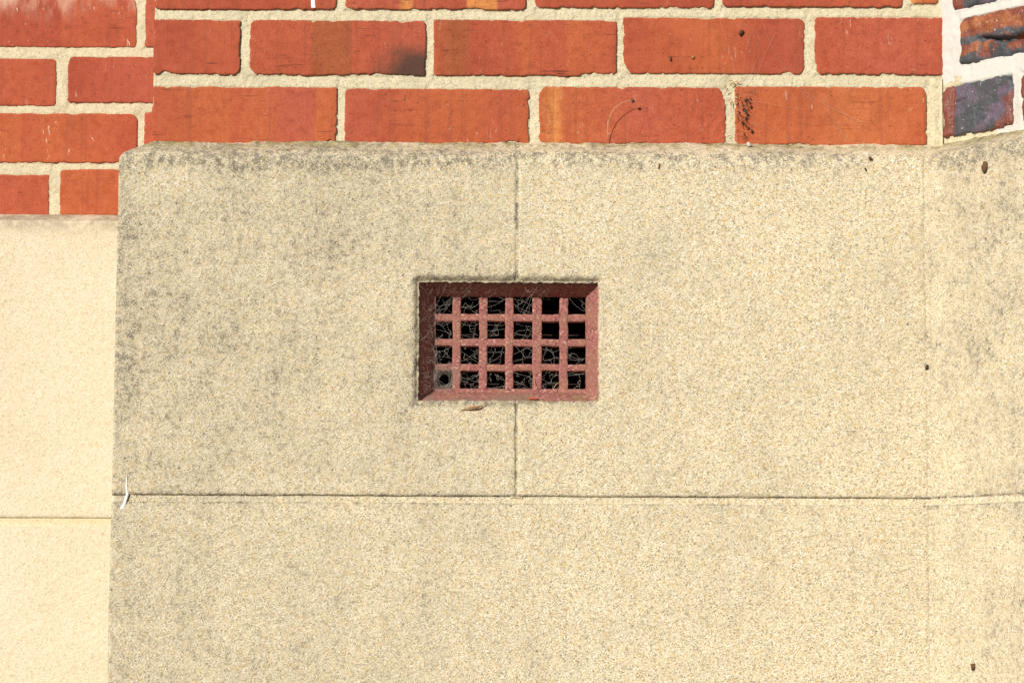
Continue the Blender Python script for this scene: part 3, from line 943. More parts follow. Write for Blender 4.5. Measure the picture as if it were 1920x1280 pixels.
# ------------------------------------------------------------------ brickwork
def mortar_face(name, x0, x1, z0, z1, bricks, mat, parent, matrix, seed, step=0.0016, deep=0.0032, thick=0.05, smear0=0.0050):
    """bricks: list of (xa, xb, za, zb) in the local plane; weather-struck joints that are deepest under each brick"""
    xs = np.arange(x0, x1 + step, step); zs_ = np.arange(z0, z1 + step, step)
    X, Z = np.meshgrid(xs, zs_)
    up = np.full(X.shape, 0.03); dn = np.full(X.shape, 0.03)
    inside = np.full(X.shape, -1.0)
    lf = np.full(X.shape, 0.03)
    for (xa, xb, za, zb) in bricks:
        inx = (X > xa - 0.0005) & (X < xb + 0.0005)
        u = np.where(inx & (Z <= za), za - Z, 9); up = np.minimum(up, u)
        d_ = np.where(inx & (Z >= zb), Z - zb, 9); dn = np.minimum(dn, d_)
        inz = (Z > za - 0.001) & (Z < zb + 0.001)
        l_ = np.where(inz & (X >= xb), X - xb, 9); lf = np.minimum(lf, l_)
        ins = np.minimum(np.minimum(X - xa, xb - X), np.minimum(Z - za, zb - Z))
        inside = np.maximum(inside, ins)
    bed = up < 0.025
    frac = np.where(bed, dn / np.maximum(up + dn, 1e-5), 0.5)
    depth = 0.0006 + (deep - 0.0006) * np.clip(frac, 0, 1)
    perp = (lf < 0.018) & (~bed)
    depth = np.where(perp, deep * 0.85 - 0.0016 * np.clip(lf / 0.010, 0, 1), depth)
    depth = depth + 0.0007 * fbm(X, Z, 45, seed, 3) + 0.0004 * vn(X, Z, 230, seed + 4) + 0.00025 * vn(X, Z, 520, seed + 6)
    depth = depth + np.maximum(0, vn(X, Z, 75, seed + 8) - 0.62) * 0.004
    depth = np.maximum(depth, 0.0001)
    # goes down under the bricks, here and there smeared over their arrises
    smear = smear0 + 0.0022 * np.maximum(0, fbm(X, Z, 60, seed + 12, 3))
    depth = np.where(inside > 0, depth + np.clip((inside - smear) / 0.0025, 0, 1) * 0.01, depth)
    nz, nx = X.shape
    V = np.stack([X, depth, Z], -1).reshape(-1, 3).tolist()
    Fs = [(j * nx + i, j * nx + i + 1, (j + 1) * nx + i + 1, (j + 1) * nx + i) for j in range(nz - 1) for i in range(nx - 1)]
    ring = list(range(nx)) + [j * nx + nx - 1 for j in range(1, nz)] + [(nz - 1) * nx + i for i in range(nx - 2, -1, -1)] + [j * nx for j in range(nz - 2, 0, -1)]
    b0 = len(V)
    for r in ring: V.append([V[r][0], thick, V[r][2]])
    m = len(ring)
    for k in range(m):
        Fs.append((ring[(k + 1) % m], ring[k], b0 + k, b0 + (k + 1) % m))
    Fs.append(tuple(b0 + k for k in range(m)))
    return mesh_object(name, V, Fs, mat, parent, matrix)


bw = empty('brick_wall', (0, Y_BRICK, Z_TOP))
tag(bw, 'orange-red brick wall with cream mortar standing on the mottled plinth', 'brick wall')
# (left, top, right, bottom) in photograph pixels, corner radii in mm TL TR BR BL, chips, material arguments
def st(*a): return [(p, c) for p, c in a]
FRONT = [
    # course above the frame
    (292, -213, 452, -110, (2, 2, 2, 2), (), dict(stops=st((0, RED), (1, DRK)))),
    (470, -213, 800, -110, (2, 2, 2, 2), (), dict(stops=st((0, ORG), (1, RED)))),
    (818, -213, 1158, -110, (2, 2, 2, 2), (), dict(stops=st((0, RED), (1, RED)))),
    (1174, -213, 1510, -110, (2, 2, 2, 2), (), dict(stops=st((0, RED), (1, PNK)))),
    (1528, -213, 1782, -110, (2, 2, 2, 2), (), dict(stops=st((0, RED), (1, ORG)))),
    # first visible course, cut by the frame
    (291, -86, 631, 18, (2, 2, 2, 2), ((2, 0.78, 0.004, 0.0012),), dict(stops=st((0, RED), (0.5, DRK), (1, RED)), white=0.08)),
    (648, -86, 986, 18, (2, 2, 5, 3), ((2, 0.2, 0.012, 0.0012), (2, 0.7, 0.02, 0.001)),
     dict(stops=st((0, PNK), (0.28, PNK), (0.31, YEL), (0.35, YEL), (0.38, PNK), (0.66, DRK), (0.675, YEL), (0.83, YEL), (0.845, PNK), (1, RED)), white=0.08)),
    (1003, -86, 1338, 15, (2, 2, 4, 5), ((2, 0.94, 0.006, 0.0018),), dict(stops=st((0, RED), (1, DRK)), white=0.08)),
    (1354, -86, 1691, 13, (2, 2, 3, 3), (), dict(stops=st((0, DRK), (0.6, RED), (1, RED)), white=0.08)),
    (1707, -86, 1758, 9, (2, 2, 4, 2), (), dict(stops=st((0, YEL), (0.1, ORG), (0.3, YEL)), white=0.1)),
    # second course
    (287, 38, 450, 140, (1, 1, 7, 2), ((2, 0.15, 0.01, 0.0022), (2, 0.55, 0.02, 0.0012)), dict(stops=st((0, DRK), (0.3, RED), (1, RED)), white=0.05, cracks=0.8)),
    (468, 39, 798, 141, (6, 2, 2, 10), ((3, 0.36, 0.003, 0.0022), (0, 0.82, 0.008, 0.0008), (2, 0.72, 0.035, 0.0022)),
     dict(stops=st((0, RED), (0.335, RED), (0.345, BRN), (0.55, BRN), (0.57, RED), (1, PNK)), burn=(0.203, 0.004, 0.030), white=0.15)),
    (813, 38, 1156, 142, (3, 1, 2, 3), ((2, 0.9, 0.02, 0.0035), (2, 0.99, 0.012, 0.003)),
     dict(stops=st((0, RED), (0.08, BRN), (0.17, BRN), (0.21, DRK), (0.45, RED), (0.50, ORG), (0.60, RED), (0.735, RED), (0.745, ORG), (1, RED)), white=0.12, cracks=1.0)),
    (1168, 34, 1508, 138, (2, 5, 6, 9), ((0, 0.5, 0.008, 0.0012), (0, 0.15, 0.01, 0.0016), (1, 0.35, 0.012, 0.001)),
     dict(stops=st((0, RED), (0.5, ORG), (0.8, DRK), (1, PNK)), white=0.30)),
    (1527, 33, 1774, 140, (4, 2, 2, 6), ((0, 0.1, 0.012, 0.002),), dict(stops=st((0, RED), (0.4, PNK), (1, RED)), white=0.45)),
    # third course, standing on the plinth
    (285, 163, 631, 270, (1, 1, 3, 1), ((2, 0.965, 0.009, 0.0055), (1, 0.10, 0.006, 0.002)),
     dict(stops=st((0, RED), (0.25, ORG), (0.42, ORG), (0.43, RED), (0.6, ORG), (0.74, PNK), (0.89, PNK), (0.9, ORG), (1, ORG)), white=0.08, cracks=0.7)),
    (646, 167, 992, 270, (4, 3, 1, 2), ((2, 0.90, 0.016, 0.0035), (1, 0.75, 0.004, 0.0015), (1, 0.25, 0.004, 0.0012)),
     dict(stops=st((0, PNK), (0.2, RED), (0.5, ORG), (0.7, ORG), (0.86, RED), (1, ORG)), white=0.25, cracks=1.0)),
    (1010, 163, 1360, 270, (9, 9, 5, 7), ((1, 0.88, 0.010, 0.003), (2, 0.5, 0.03, 0.0012), (0, 0.25, 0.006, 0.0016)),
     dict(stops=st((0, ORG), (0.09, YEL), (0.14, ORG), (0.2, ORG), (0.55, PNK), (0.8, RED), (1, RED)), white=0.35)),
    (1378, 163, 1737, 272, (3, 6, 4, 5), ((2, 0.22, 0.01, 0.0015),),
     dict(stops=st((0, ORG), (0.4, ORG), (0.6, (0.46, 0.13, 0.045)), (1, ORG)), white=0.30)),
]
X_IN = XC + Y_BRICK * CORNER_SHIFT        # inner corner at the brick faces
Z_WALL_TOP = at(960, -225, Y_BRICK).z
boxes = []
for k, (l, t, r, b, cr, ch, ma) in enumerate(FRONT):
    cy = (t + b) / 2
    x0 = at(l, cy, Y_BRICK).x; x1 = at(r, cy, Y_BRICK).x
    z1 = at((l + r) / 2, t, Y_BRICK).z; z0 = at((l + r) / 2, b, Y_BRICK).z
    boxes.append((x0, x1, z0, z1))
    mat = brick_material('fired_clay', seed=k * 0.77 + 0.3, **ma)
    x0 = max(x0, at(285, 150, Y_BRICK).x if l < 300 else x0)
    # sight-lines make the tilt of the photographed courses; the bed runs level
    mtx = Matrix.Translation((x0, Y_BRICK + rnd.uniform(-0.0006, 0.0006), z0))
    slab('brick', x1 - x0, z1 - z0, 0.1, mat, mtx, bw, seed=k + 1, chips=ch, corner=tuple(c / 1500 for c in cr),
         step=0.0022, edge=0.0010, arris=0.0006)
XB = min(b[0] for b in boxes)
mortar_face('mortar', XB + 0.0012, X_IN + 0.004, Z_TOP - 0.012, Z_WALL_TOP, boxes, M_MORTAR, bw, Matrix.Translation((0, Y_BRICK, 0)), 5)

# flank of the pier, round the corner at the left
sm = [brick_material('fired_clay', stops=st((0, RED), (1, ORG)), seed=20 + q) for q in range(2)]
courses = sorted({(round(b[2], 3), round(b[3], 3)) for b in (boxes[0], boxes[5], boxes[10], boxes[15])})
side_boxes = []
Mside = Matrix.Translation((XB, 0, 0)) @ Matrix.Rotation(math.radians(-90), 4, 'Z')   # local x -> -y, local y -> +x
for ci, (za, zb) in enumerate(courses):
    cuts = [0.137, 0.247, 0.47, 0.60] if ci % 2 else [0.137, 0.36, 0.583]
    y = Y_BRICK + 0.11
    seq = [0.215, 0.215, 0.08] if ci % 2 else [0.105, 0.215, 0.195]
    for w in seq:
        if y + w > 0.65: w = 0.65 - y
        if w > 0.02:
            side_boxes.append((-(y + w), -y, za, zb))
            slab('brick', w, zb - za, 0.1, sm[ci % 2], Mside @ Matrix.Translation((-(y + w), 0, za)), bw, seed=60 + len(side_boxes), step=0.008)
        y += w + 0.010
side_boxes += [(-(Y_BRICK + 0.1), -Y_BRICK, a, b) for a, b in courses]
mortar_face('mortar', -0.66, -(Y_BRICK + 0.004), Z_TOP - 0.012, Z_WALL_TOP, side_boxes, M_MORTAR, bw, Mside, 15, step=0.004)

# recessed brick wall at the left
lw = empty('brick_wall', (-0.6, Y_LBRICK, LZT))
tag(lw, 'red brick wall with scratched bricks set back at the left edge above the pale plinth', 'brick wall')
LEFT = [
    (-390, -2, -50, 88, (2, 2, 2, 2), (), dict(stops=st((0, RED), (1, RED)), white=0.6)),
    (-32, -2, 256, 88, (2, 4, 3, 2), ((1, 0.95, 0.01, 0.002),), dict(stops=st((0, DRK), (0.5, DRK), (0.52, RED), (1, RED)), white=1.0, wash=0.85)),
    (272, -2, 560, 88, (2, 2, 2, 2), (), dict(stops=st((0, PNK), (1, RED)), white=0.5)),
    (-205, 110, 105, 198, (3, 5, 4, 3), (), dict(stops=st((0, RED), (1, RED)), white=0.55)),
    (127, 107, 420, 193, (4, 2, 2, 3), ((0, 0.15, 0.006, 0.0012),), dict(stops=st((0, DRK), (0.5, PNK), (1, PNK)), white=0.35)),
    (-345, 217, -52, 306, (3, 5, 4, 3), (), dict(stops=st((0, RED), (1, RED)), white=0.55)),
    (-36, 213, 257, 305, (3, 8, 4, 2), ((2, 0.88, 0.009, 0.002),), dict(stops=st((0, ORG), (0.26, ORG), (0.27, RED), (0.45, ORG), (1, RED)), white=0.6)),
    (270, 211, 560, 303, (3, 3, 3, 3), (), dict(stops=st((0, RED), (1, RED)), white=0.45)),
    (-215, 327, 92, 404, (3, 2, 2, 3), ((1, 0.8, 0.01, 0.0012), (3, 0.85, 0.02, 0.001)), dict(stops=st((0, PNK), (1, RED)), white=0.25)),
    (112, 318, 405, 404, (3, 2, 2, 3), ((3, 0.35, 0.002, 0.0012),), dict(stops=st((0, ORG), (1, ORG)), white=0.35)),
    (-215, -120, 105, -18, (2, 2, 2, 2), (), dict(stops=st((0, RED), (1, RED)), white=0.5)),
    (127, -120, 420, -18, (2, 2, 2, 2), (), dict(stops=st((0, RED), (1, ORG)), white=0.5)),
]
lb = []
for k, (l, t, r, b, cr, ch, ma) in enumerate(LEFT):
    cy = (t + b) / 2
    x0 = at(l, cy, Y_LBRICK).x; x1 = at(r, cy, Y_LBRICK).x
    px = min(max((l + r) / 2, 0), 285)
    z1 = at(px, t, Y_LBRICK).z; z0 = at(px, b, Y_LBRICK).z
    lb.append((x0, x1, z0, z1))
    slab('brick', x1 - x0, z1 - z0, 0.1, brick_material('scratched_clay', seed=30.3 + k * 0.61, **ma),
         Matrix.Translation((x0, Y_LBRICK + rnd.uniform(-0.0005, 0.0005), z0)), lw, seed=100 + k, chips=ch,
         corner=tuple(c / 1500 for c in cr), step=0.003, edge=0.0007, arris=0.0007)
mortar_face('mortar', -1.15, XB + 0.06, LZT - 0.012, lb[-1][3] + 0.01, lb, M_MORTAR, lw, Matrix.Translation((0, Y_LBRICK, 0)), 25, step=0.002, deep=0.0024)

# splayed wall of dark bricks at the right
dw = empty('brick_wall', (X_IN, Y_BRICK, Z_TOP))
tag(dw, 'dark slate and plum overburnt brick wall with white painted mortar at the top right', 'brick wall')
P0 = Vector((X_IN, Y_BRICK, 0)); N3 = Vector((ANG_N.x, ANG_N.y, 0)); U3 = Vector((ANG_D.x, ANG_D.y, 0))
Mang = Matrix.Translation(P0) @ Matrix.Rotation(-PHI, 4, 'Z')


def uz(px, py):
    p = at_plane(px, py, P0, N3)
    return (p - P0).dot(U3), p.z


def crack(U, Z):
    c = 0.028 - 0.20 * np.maximum(U - 0.045, 0) + 0.002 * np.sin(U * 75)
    c = np.maximum(c, 0.010)
    d = np.abs(Z - c) / (0.0016 + 0.0018 * np.clip((U - 0.03) / 0.04, 0, 1))
    return np.where(U > 0.035, 0.009 * np.clip(1.3 - d, 0, 1), 0) + np.where((Z < c) & (U > 0.03), 0.004, 0)


def folds(U, Z):
    a = 0.004 * np.clip(1 - np.abs(U - 0.0165 - 0.08 * (Z - 0.04)) / 0.0022, 0, 1)
    b = 0.0045 * np.clip(1 - np.abs(Z - 0.042 - 0.1 * (U - 0.03)) / 0.0018, 0, 1) * (U > 0.02) * (U < 0.037)
    c = 0.003 * np.clip(1 - np.abs(Z - 0.022 + 0.25 * (U - 0.07)) / 0.0014, 0, 1) * (U > 0.058) * (U < 0.080)
    e = 0.003 * np.clip(1 - np.abs(Z - 0.023) / 0.0016, 0, 1) * (U > 0.030) * (U < 0.046)
    f = -0.003 * np.clip(1 - np.hypot((U - 0.006) / 0.006, (Z - 0.035) / 0.014), 0, 1)
    return a + b + c + e + f


ua, za = uz(1799, 124); _, zt = uz(1803, 36)
ub, zb_ = uz(1768, 258); uc, zc = uz(1898, 141)
_, zb2 = uz(1896, 238)
ang = [
    (ua, ua + 0.215, za, zt, 'split', crack, 201),
    (ub, uc, (zb_ + zb2) / 2, (zc + uz(1778, 160)[1]) / 2, 'plum', folds, 202),
]
u2, z2 = uz(1915, 130)
ang.append((uc + 0.014, uc + 0.014 + 0.215, ang[1][2], ang[1][3], 'plum', None, 203))
ang.append((ua - 0.012, ua + 0.090, zt + 0.012, zt + 0.077, 'plum', None, 204))
ang.append((ua + 0.104, ua + 0.32, zt + 0.012, zt + 0.077, 'split', crack, 205))
ab = []
for (a, b, c, d_, mode, ex, sd) in ang:
    ab.append((a, b, c, d_))
    slab('brick', b - a, d_ - c, 0.1, clinker_material('overburnt_clay', sd * 1.37, mode),
         Mang @ Matrix.Translation((a, -0.0015, c)), dw, seed=sd, step=0.0018, edge=0.0016, corner=(0.007, 0.008, 0.003, 0.003),
         lumps=0.0032, arris=0.0026, round_=0.005, extra=ex)
wm = mortar_face('mortar', -0.004, ANG_LEN - 0.03, Z_TOP - 0.012, Z_WALL_TOP, ab, M_WHITE, dw, Mang, 35, deep=0.0030, smear0=0.0012)
wm.data.materials.append(M_MORTAR)
for p in wm.data.polygons:                 # the paint stops short of the bottom and of the inner corner
    u, z = p.center.x, p.center.z
    j = 0.003 * float(vn(u, z, 160, 8))
    if z < ang[1][2] + 0.004 + j or (z < ang[1][3] + 0.006 + j and u < 0.02) or (abs(u - 0.026 + j) < 0.006 and ang[1][3] < z < ang[1][3] + 0.011 + j) or u < 0.001 + j * 0.5:
        if u < 0.085 + j: p.material_index = 1
# unpainted cream mortar in the inner corner, thicker low down
g = Geo()
zz = np.arange(Z_TOP - 0.006, at(1790, 146, Y_BRICK).z, 0.0022)
th = [i / 10 for i in range(11)]
gv_ = []; gf_ = []
for z in zz:
    wide = 0.8
    for q in th:
        uu = (-0.013 + (0.013 + 0.006 * wide) * q)
        if q <= 0.62: p = Vector((X_IN - 0.013 * (1 - q / 0.62), Y_BRICK - 0.0004, z))
        else: p = P0 + U3 * (0.0055 * wide * (q - 0.62) / 0.38) + N3 * 0.0012; p = Vector((p.x, p.y, z))
        n_ = 0.0006 * float(vn(q * 0.02, z, 260, 3)) + 0.0006 * float(vn(q * 0.02, z, 90, 4)) - 0.0006
        edge_ = 0.004 * (abs(q - 0.5) * 2) ** 6
        gv_.append(p + Vector((0, n_ + edge_, 0)))
nq = len(th)
for j in range(len(zz) - 1):
    for i in range(nq - 1):
        gf_.append((j * nq + i, j * nq + i + 1, (j + 1) * nq + i + 1, (j + 1) * nq + i))
corner_fill = mesh_object('mortar_fillet', gv_, gf_, M_MORTAR, dw)

# ------------------------------------------------------------------ air vent
vent = empty('air_vent', ((VX0 + VX1) / 2, 0.0, VZ0))
tag(vent, 'dull red terracotta air vent with a square grid of holes, full of cobwebs', 'air vent')
DG = 0.032                                 # grille face below the stone face
Y0F = 0.0085
HX = [(817, 848), (864, 898), (914, 947), (963, 998), (1016, 1049), (1065.5, 1098)]
HZ = [(554, 588.5), (602.5, 635), (649, 682.3), (695.5, 728.5)]
hx = [(at(a, 640, DG).x, at(b, 640, DG).x) for a, b in HX]
hz = [(at(957, b, DG).z, at(957, a, DG).z) for a, b in HZ]
GX0, GX1 = hx[0][0], hx[-1][1]
GZ0, GZ1 = hz[-1][0], hz[0][1]


def rect_ring(x0, x1, z0, z1, n):
    pts = []
    for k in range(n): pts.append((x0 + (x1 - x0) * k / n, z0))
    for k in range(n): pts.append((x1, z0 + (z1 - z0) * k / n))
    for k in range(n): pts.append((x1 - (x1 - x0) * k / n, z1))
    for k in range(n): pts.append((x0, z1 - (z1 - z0) * k / n))
    return pts


n = 60
rings = []
e = 0.002
rings.append([(x, 0.06, z) for x, z in rect_ring(VX0 - e, VX1 + e, VZ0 - e, VZ1 + e, n)])
rings.append([(x, Y0F, z) for x, z in rect_ring(VX0 - e, VX1 + e, VZ0 - e, VZ1 + e, n)])
rings.append([(x, Y0F - 0.0006, z) for x, z in rect_ring(VX0 + 0.0002, VX1 - 0.0002, VZ0 + 0.0002, VZ1 - 0.0002, n)])
ri = dict(l=0.0145, r=0.0145, b=0.013, t=0.0135)
for k in range(1, 11):
    t = k / 10
    q = 1 - (1 - t) ** 1.3
    rings.append([(x, Y0F + (DG - Y0F) * t, z) for x, z in
                  rect_ring(VX0 + ri['l'] * q, VX1 - ri['r'] * q, VZ0 + ri['b'] * q, VZ1 - ri['t'] * q, n)])
rings.append([(x, DG + 0.0001, z) for x, z in rect_ring((VX0 + ri['l'] + GX0) / 2, (VX1 - ri['r'] + GX1) / 2, (VZ0 + ri['b'] + GZ0) / 2, (VZ1 - ri['t'] + GZ1) / 2, n)])
rings.append([(x, DG, z) for x, z in rect_ring(GX0 - 0.0008, GX1 + 0.0008, GZ0 - 0.0008, GZ1 + 0.0008, n)])
rings.append([(x, DG + 0.0009, z) for x, z in rect_ring(GX0, GX1, GZ0, GZ1, n)])
rings.append([(x, 0.048, z) for x, z in rect_ring(GX0 - 0.001, GX1 + 0.001, GZ0 - 0.001, GZ1 + 0.001, n)])
V = []
for k, rg in enumerate(rings):
    for (x, y, z) in rg:
        if 2 <= k <= 14:
            d = 0.0004 * float(vn(x + y, z, 140, 2)) + 0.00025 * float(vn(x + y, z, 420, 3))
            y += d
            x += 0.0003 * float(vn(z, y, 200, 5)); z += 0.0003 * float(vn(x, y, 200, 6))
        V.append((x, y, z))
m_ = 4 * n
Fs = [(k * m_ + i, k * m_ + (i + 1) % m_, (k + 1) * m_ + (i + 1) % m_, (k + 1) * m_ + i) for k in range(len(rings) - 1) for i in range(m_)]
fr = mesh_object('frame', V, Fs, M_TERRA, vent)
me = fr.data
# crisp corners where the coves meet
BT = 0.014
M_BARS = M_TERRA


def bar(name, x0, x1, z0, z1, y, seed):
    # built in world coordinates so that the clay's grain runs through
    w, h = x1 - x0, z1 - z0
    o = slab(name, w, h, BT, M_BARS, Matrix.Translation((x0, y, z0)), vent, seed=seed, step=0.0022, edge=0.00045,
             corner=(0, 0, 0, 0), arris=0.0009, round_=0.0014, bump=0.0003, bake=True)
    return o


for k in range(5):
    bar('vertical_bar', hx[k][1], hx[k + 1][0], GZ0 - 0.002, GZ1 + 0.002, DG - 0.0001, 300 + k)
for k in range(3):
    bar('horizontal_bar', GX0 - 0.002, GX1 + 0.002, hz[k + 1][1], hz[k][0], DG + 0.0003, 310 + k)
# inner louvres and the back of the shaft
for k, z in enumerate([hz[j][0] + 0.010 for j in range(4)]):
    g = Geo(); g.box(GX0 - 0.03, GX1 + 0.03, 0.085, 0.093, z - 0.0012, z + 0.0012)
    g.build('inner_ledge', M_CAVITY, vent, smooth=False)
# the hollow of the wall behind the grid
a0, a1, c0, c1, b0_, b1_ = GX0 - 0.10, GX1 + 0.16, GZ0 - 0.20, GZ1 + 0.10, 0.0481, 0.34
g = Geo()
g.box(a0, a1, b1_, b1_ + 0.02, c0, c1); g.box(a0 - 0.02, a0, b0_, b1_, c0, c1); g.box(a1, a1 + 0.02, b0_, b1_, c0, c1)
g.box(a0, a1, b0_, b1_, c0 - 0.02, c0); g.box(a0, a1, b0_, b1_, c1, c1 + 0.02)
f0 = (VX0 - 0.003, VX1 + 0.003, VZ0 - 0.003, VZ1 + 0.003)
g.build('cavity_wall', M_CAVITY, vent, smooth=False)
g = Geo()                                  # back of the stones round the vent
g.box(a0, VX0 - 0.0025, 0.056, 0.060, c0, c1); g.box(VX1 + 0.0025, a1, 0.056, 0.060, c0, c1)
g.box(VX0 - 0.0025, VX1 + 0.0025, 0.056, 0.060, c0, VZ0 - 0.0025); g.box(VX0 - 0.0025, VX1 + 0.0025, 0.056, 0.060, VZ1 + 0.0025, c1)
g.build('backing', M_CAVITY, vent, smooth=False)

# ------------------------------------------------------------------ cobwebs
rw = random.Random(21)


def wob(a, b, n=5, amp=0.0006, sag=0.0):
    a = Vector(a); b = Vector(b)
    pts = []
    for k in range(n + 1):
        q = k / n
        p = a.lerp(b, q)
        if 0 < k < n:
            p = p + Vector((rw.uniform(-1, 1), rw.uniform(-1, 1) * 0.6, rw.uniform(-1, 1))) * amp
        p.z -= sag * 4 * q * (1 - q)
        pts.append(p)
    return pts


def arc(a, b, bend=0.18, n=6):
    a = Vector(a); b = Vector(b)
    L = (b - a).length
    off = Vector((rw.uniform(-1, 1), rw.uniform(-0.4, 0.4), rw.uniform(-1, 0.6))) * L * bend
    off2 = Vector((rw.uniform(-1, 1), 0, rw.uniform(-1, 1))) * L * bend * 0.35
    return [a.lerp(b, k / n) + off * (4 * k / n * (1 - k / n)) + off2 * math.sin(2 * math.pi * k / n) for k in range(n + 1)]


def hole_web(g, x0, x1, z0, z1, y, n_nodes, r=0.00010, y_sp=0.004):
    nodes = []
    for k in range(n_nodes):
        nodes.append(Vector((rw.uniform(x0, x1), y + rw.uniform(0, y_sp), rw.uniform(z0, z1))))
    anchors = []
    for k in range(max(4, n_nodes // 2)):
        s = rw.randrange(4)
        q = rw.random()
        anchors.append(Vector({0: (x0, y, z0 + (z1 - z0) * q), 1: (x1, y, z0 + (z1 - z0) * q),
                               2: (x0 + (x1 - x0) * q, y, z0), 3: (x0 + (x1 - x0) * q, y, z1)}[s]))
    pts = nodes + anchors
    done = set()
    for i, p in enumerate(pts):
        ds = sorted(range(len(pts)), key=lambda j: (pts[j] - p).length)
        for j in ds[1:4 if i < len(nodes) else 2]:
            key = (min(i, j), max(i, j))
            if key in done: continue
            done.add(key)
            g.tube(arc(p, pts[j], 0.22, 6), r * rw.uniform(0.45, 1.0), 3)


dens = [[13, 10, 4, 9, 0, 4],
        [14, 16, 8, 7, 0, 0],
        [40, 26, 15, 9, 14, 7],
        [0, 40, 28, 24, 26, 12]]
g = Geo()
for r_ in range(4):
    for c_ in range(6):
        nn = dens[r_][c_]
        if nn:
            for q_ in range(2): g.tube(arc((hx[c_][0], DG + .001, rw.uniform(*hz[r_])), (hx[c_][1], DG + .001, rw.uniform(*hz[r_])), 0.2, 8), 0.00008, 3)
            hole_web(g, hx[c_][0], hx[c_][1], hz[r_][0], hz[r_][1], DG + rw.uniform(0.0015, 0.004), nn)
tag(g.build('cobweb', M_WEB, None), 'net of grey cobweb threads stretched across the holes of the air vent', 'cobweb')

# tangle across the shaded left cheek and the top of the recess
g = Geo()
def P(px, py, y): return at(px, py, y)
strands = [((838, 531, .006), (815, 590, .03)), ((886, 532, .006), (850, 560, .030)), ((870, 533, .006), (872, 552, .031)),
           ((872, 552, .031), (850, 560, .031)), ((872, 552, .031), (885, 563, .032)), ((934, 531, .006), (915, 553, .029)),
           ((915, 553, .029), (886, 562, .031)), ((915, 553, .029), (950, 562, .031)), ((1016, 531, .006), (998, 552, .022)),
           ((998, 552, .022), (975, 588, .031)), ((998, 552, .022), (966, 575, .031)), ((998, 552, .022), (985, 588, .031)),
           ((1012, 533, .008), (990, 560, .03)), ((958, 540, .016), (957, 558, .03)), ((786, 560, .004), (816, 600, .03)),
           ((788, 604, .004), (818, 570, .03)), ((784, 612, .004), (816, 612, .03)), ((786, 640, .004), (817, 606, .03)),
           ((785, 700, .004), (818, 690, .031)), ((784, 684, .004), (812, 706, .03)), ((812, 706, .03), (846, 728, .031)),
           ((812, 700, .03), (818, 640, .031)), ((800, 532, .004), (822, 566, .03)), ((817, 566, .03), (787, 535, .004)),
           ((826, 540, .02), (890, 545, .02)), ((846, 560, .03), (830, 588, .031)), ((848, 556, .03), (820, 580, .031))]
for a, b in strands:
    g.tube(arc(P(*a), P(*b), 0.06, 8), 0.00011, 3)
for k in range(150):
    q = rw.random() ** 0.8
    py = 540 + 205 * q
    px = rw.uniform(785, 817)
    a = P(px, py, 0.004 + (px - 785) / 32 * 0.024)
    b = P(min(820, max(783, px + rw.uniform(-16, 22))), py + rw.uniform(-22, 22), 0.004 + rw.random() * 0.025)
    g.tube(arc(a, b, 0.3, 6), 0.00008 * rw.uniform(0.6, 1.2), 3)
for k in range(46):
    px = rw.uniform(830, 1060) if k > 20 else rw.uniform(795, 900)
    a = P(px, rw.uniform(534, 550), 0.012)
    b = P(px + rw.uniform(-25, 25), rw.uniform(550, 566), 0.03)
    g.tube(arc(a, b, 0.25, 6), 0.00008, 3)
tag(g.build('cobweb', M_WEBDIM, None), 'loose dusty cobweb strands over the shaded left and top reveal of the vent', 'cobweb')

# spider's funnel in the lowest left hole
g = Geo()
cx, cz = P(833, 713, DG).x, P(833, 713, DG).z
fv = []; ff = []
nr, na = 12, 40
for j in range(nr + 1):
    q = j / nr
    rr = 0.0066 + 0.0100 * q ** 1.3
    y = DG + 0.012 - 0.0145 * min(1, q * 2.0) ** 0.7
    for k in range(na):
        a = 2 * math.pi * k / na
        rx = rr * (1 + 0.10 * math.sin(3 * a + 1))
        rz = rr * (1 + 0.08 * math.sin(2 * a) + 0.12 * q * math.sin(7 * a) + 0.08 * q * math.sin(17 * a)) * (1.25 if math.sin(a) > 0 and q > .5 else 1.0)
        fv.append((cx + math.cos(a) * rx * (1.0 + 0.2 * q * max(0, math.cos(a - 0.8))), y, cz + math.sin(a) * rz))
for j in range(nr):
    for k in range(na):
        ff.append((j * na + k, j * na + (k + 1) % na, (j + 1) * na + (k + 1) % na, (j + 1) * na + k))
fun = empty('spider_funnel', (cx, DG, cz))
tag(fun, 'hazy round spider funnel web in the bottom left hole of the vent', 'spider web')
mesh_object('funnel_sheet', fv, ff, M_SHEET, fun)
for k in range(130):
    a = rw.uniform(0, 2 * math.pi); b = a + rw.uniform(0.3, 1.3)
    r1, r2 = rw.uniform(0.0060, 0.0135), rw.uniform(0.0060, 0.0135)
    up_ = 1.35 if math.sin(a) > 0 else 0.9
    p1 = Vector((cx + math.cos(a) * r1, DG + rw.uniform(-0.0015, 0.006), cz + math.sin(a) * r1 * up_))
    p2 = Vector((cx + math.cos(b) * r2, DG + rw.uniform(-0.0015, 0.006), cz + math.sin(b) * r2 * up_))
    g.tube(wob(p1, p2, 3, 0.0006), 0.00009, 3)
t_ = g.build('funnel_thread', M_WEBDIM, fun); t_['kind'] = 'stuff'

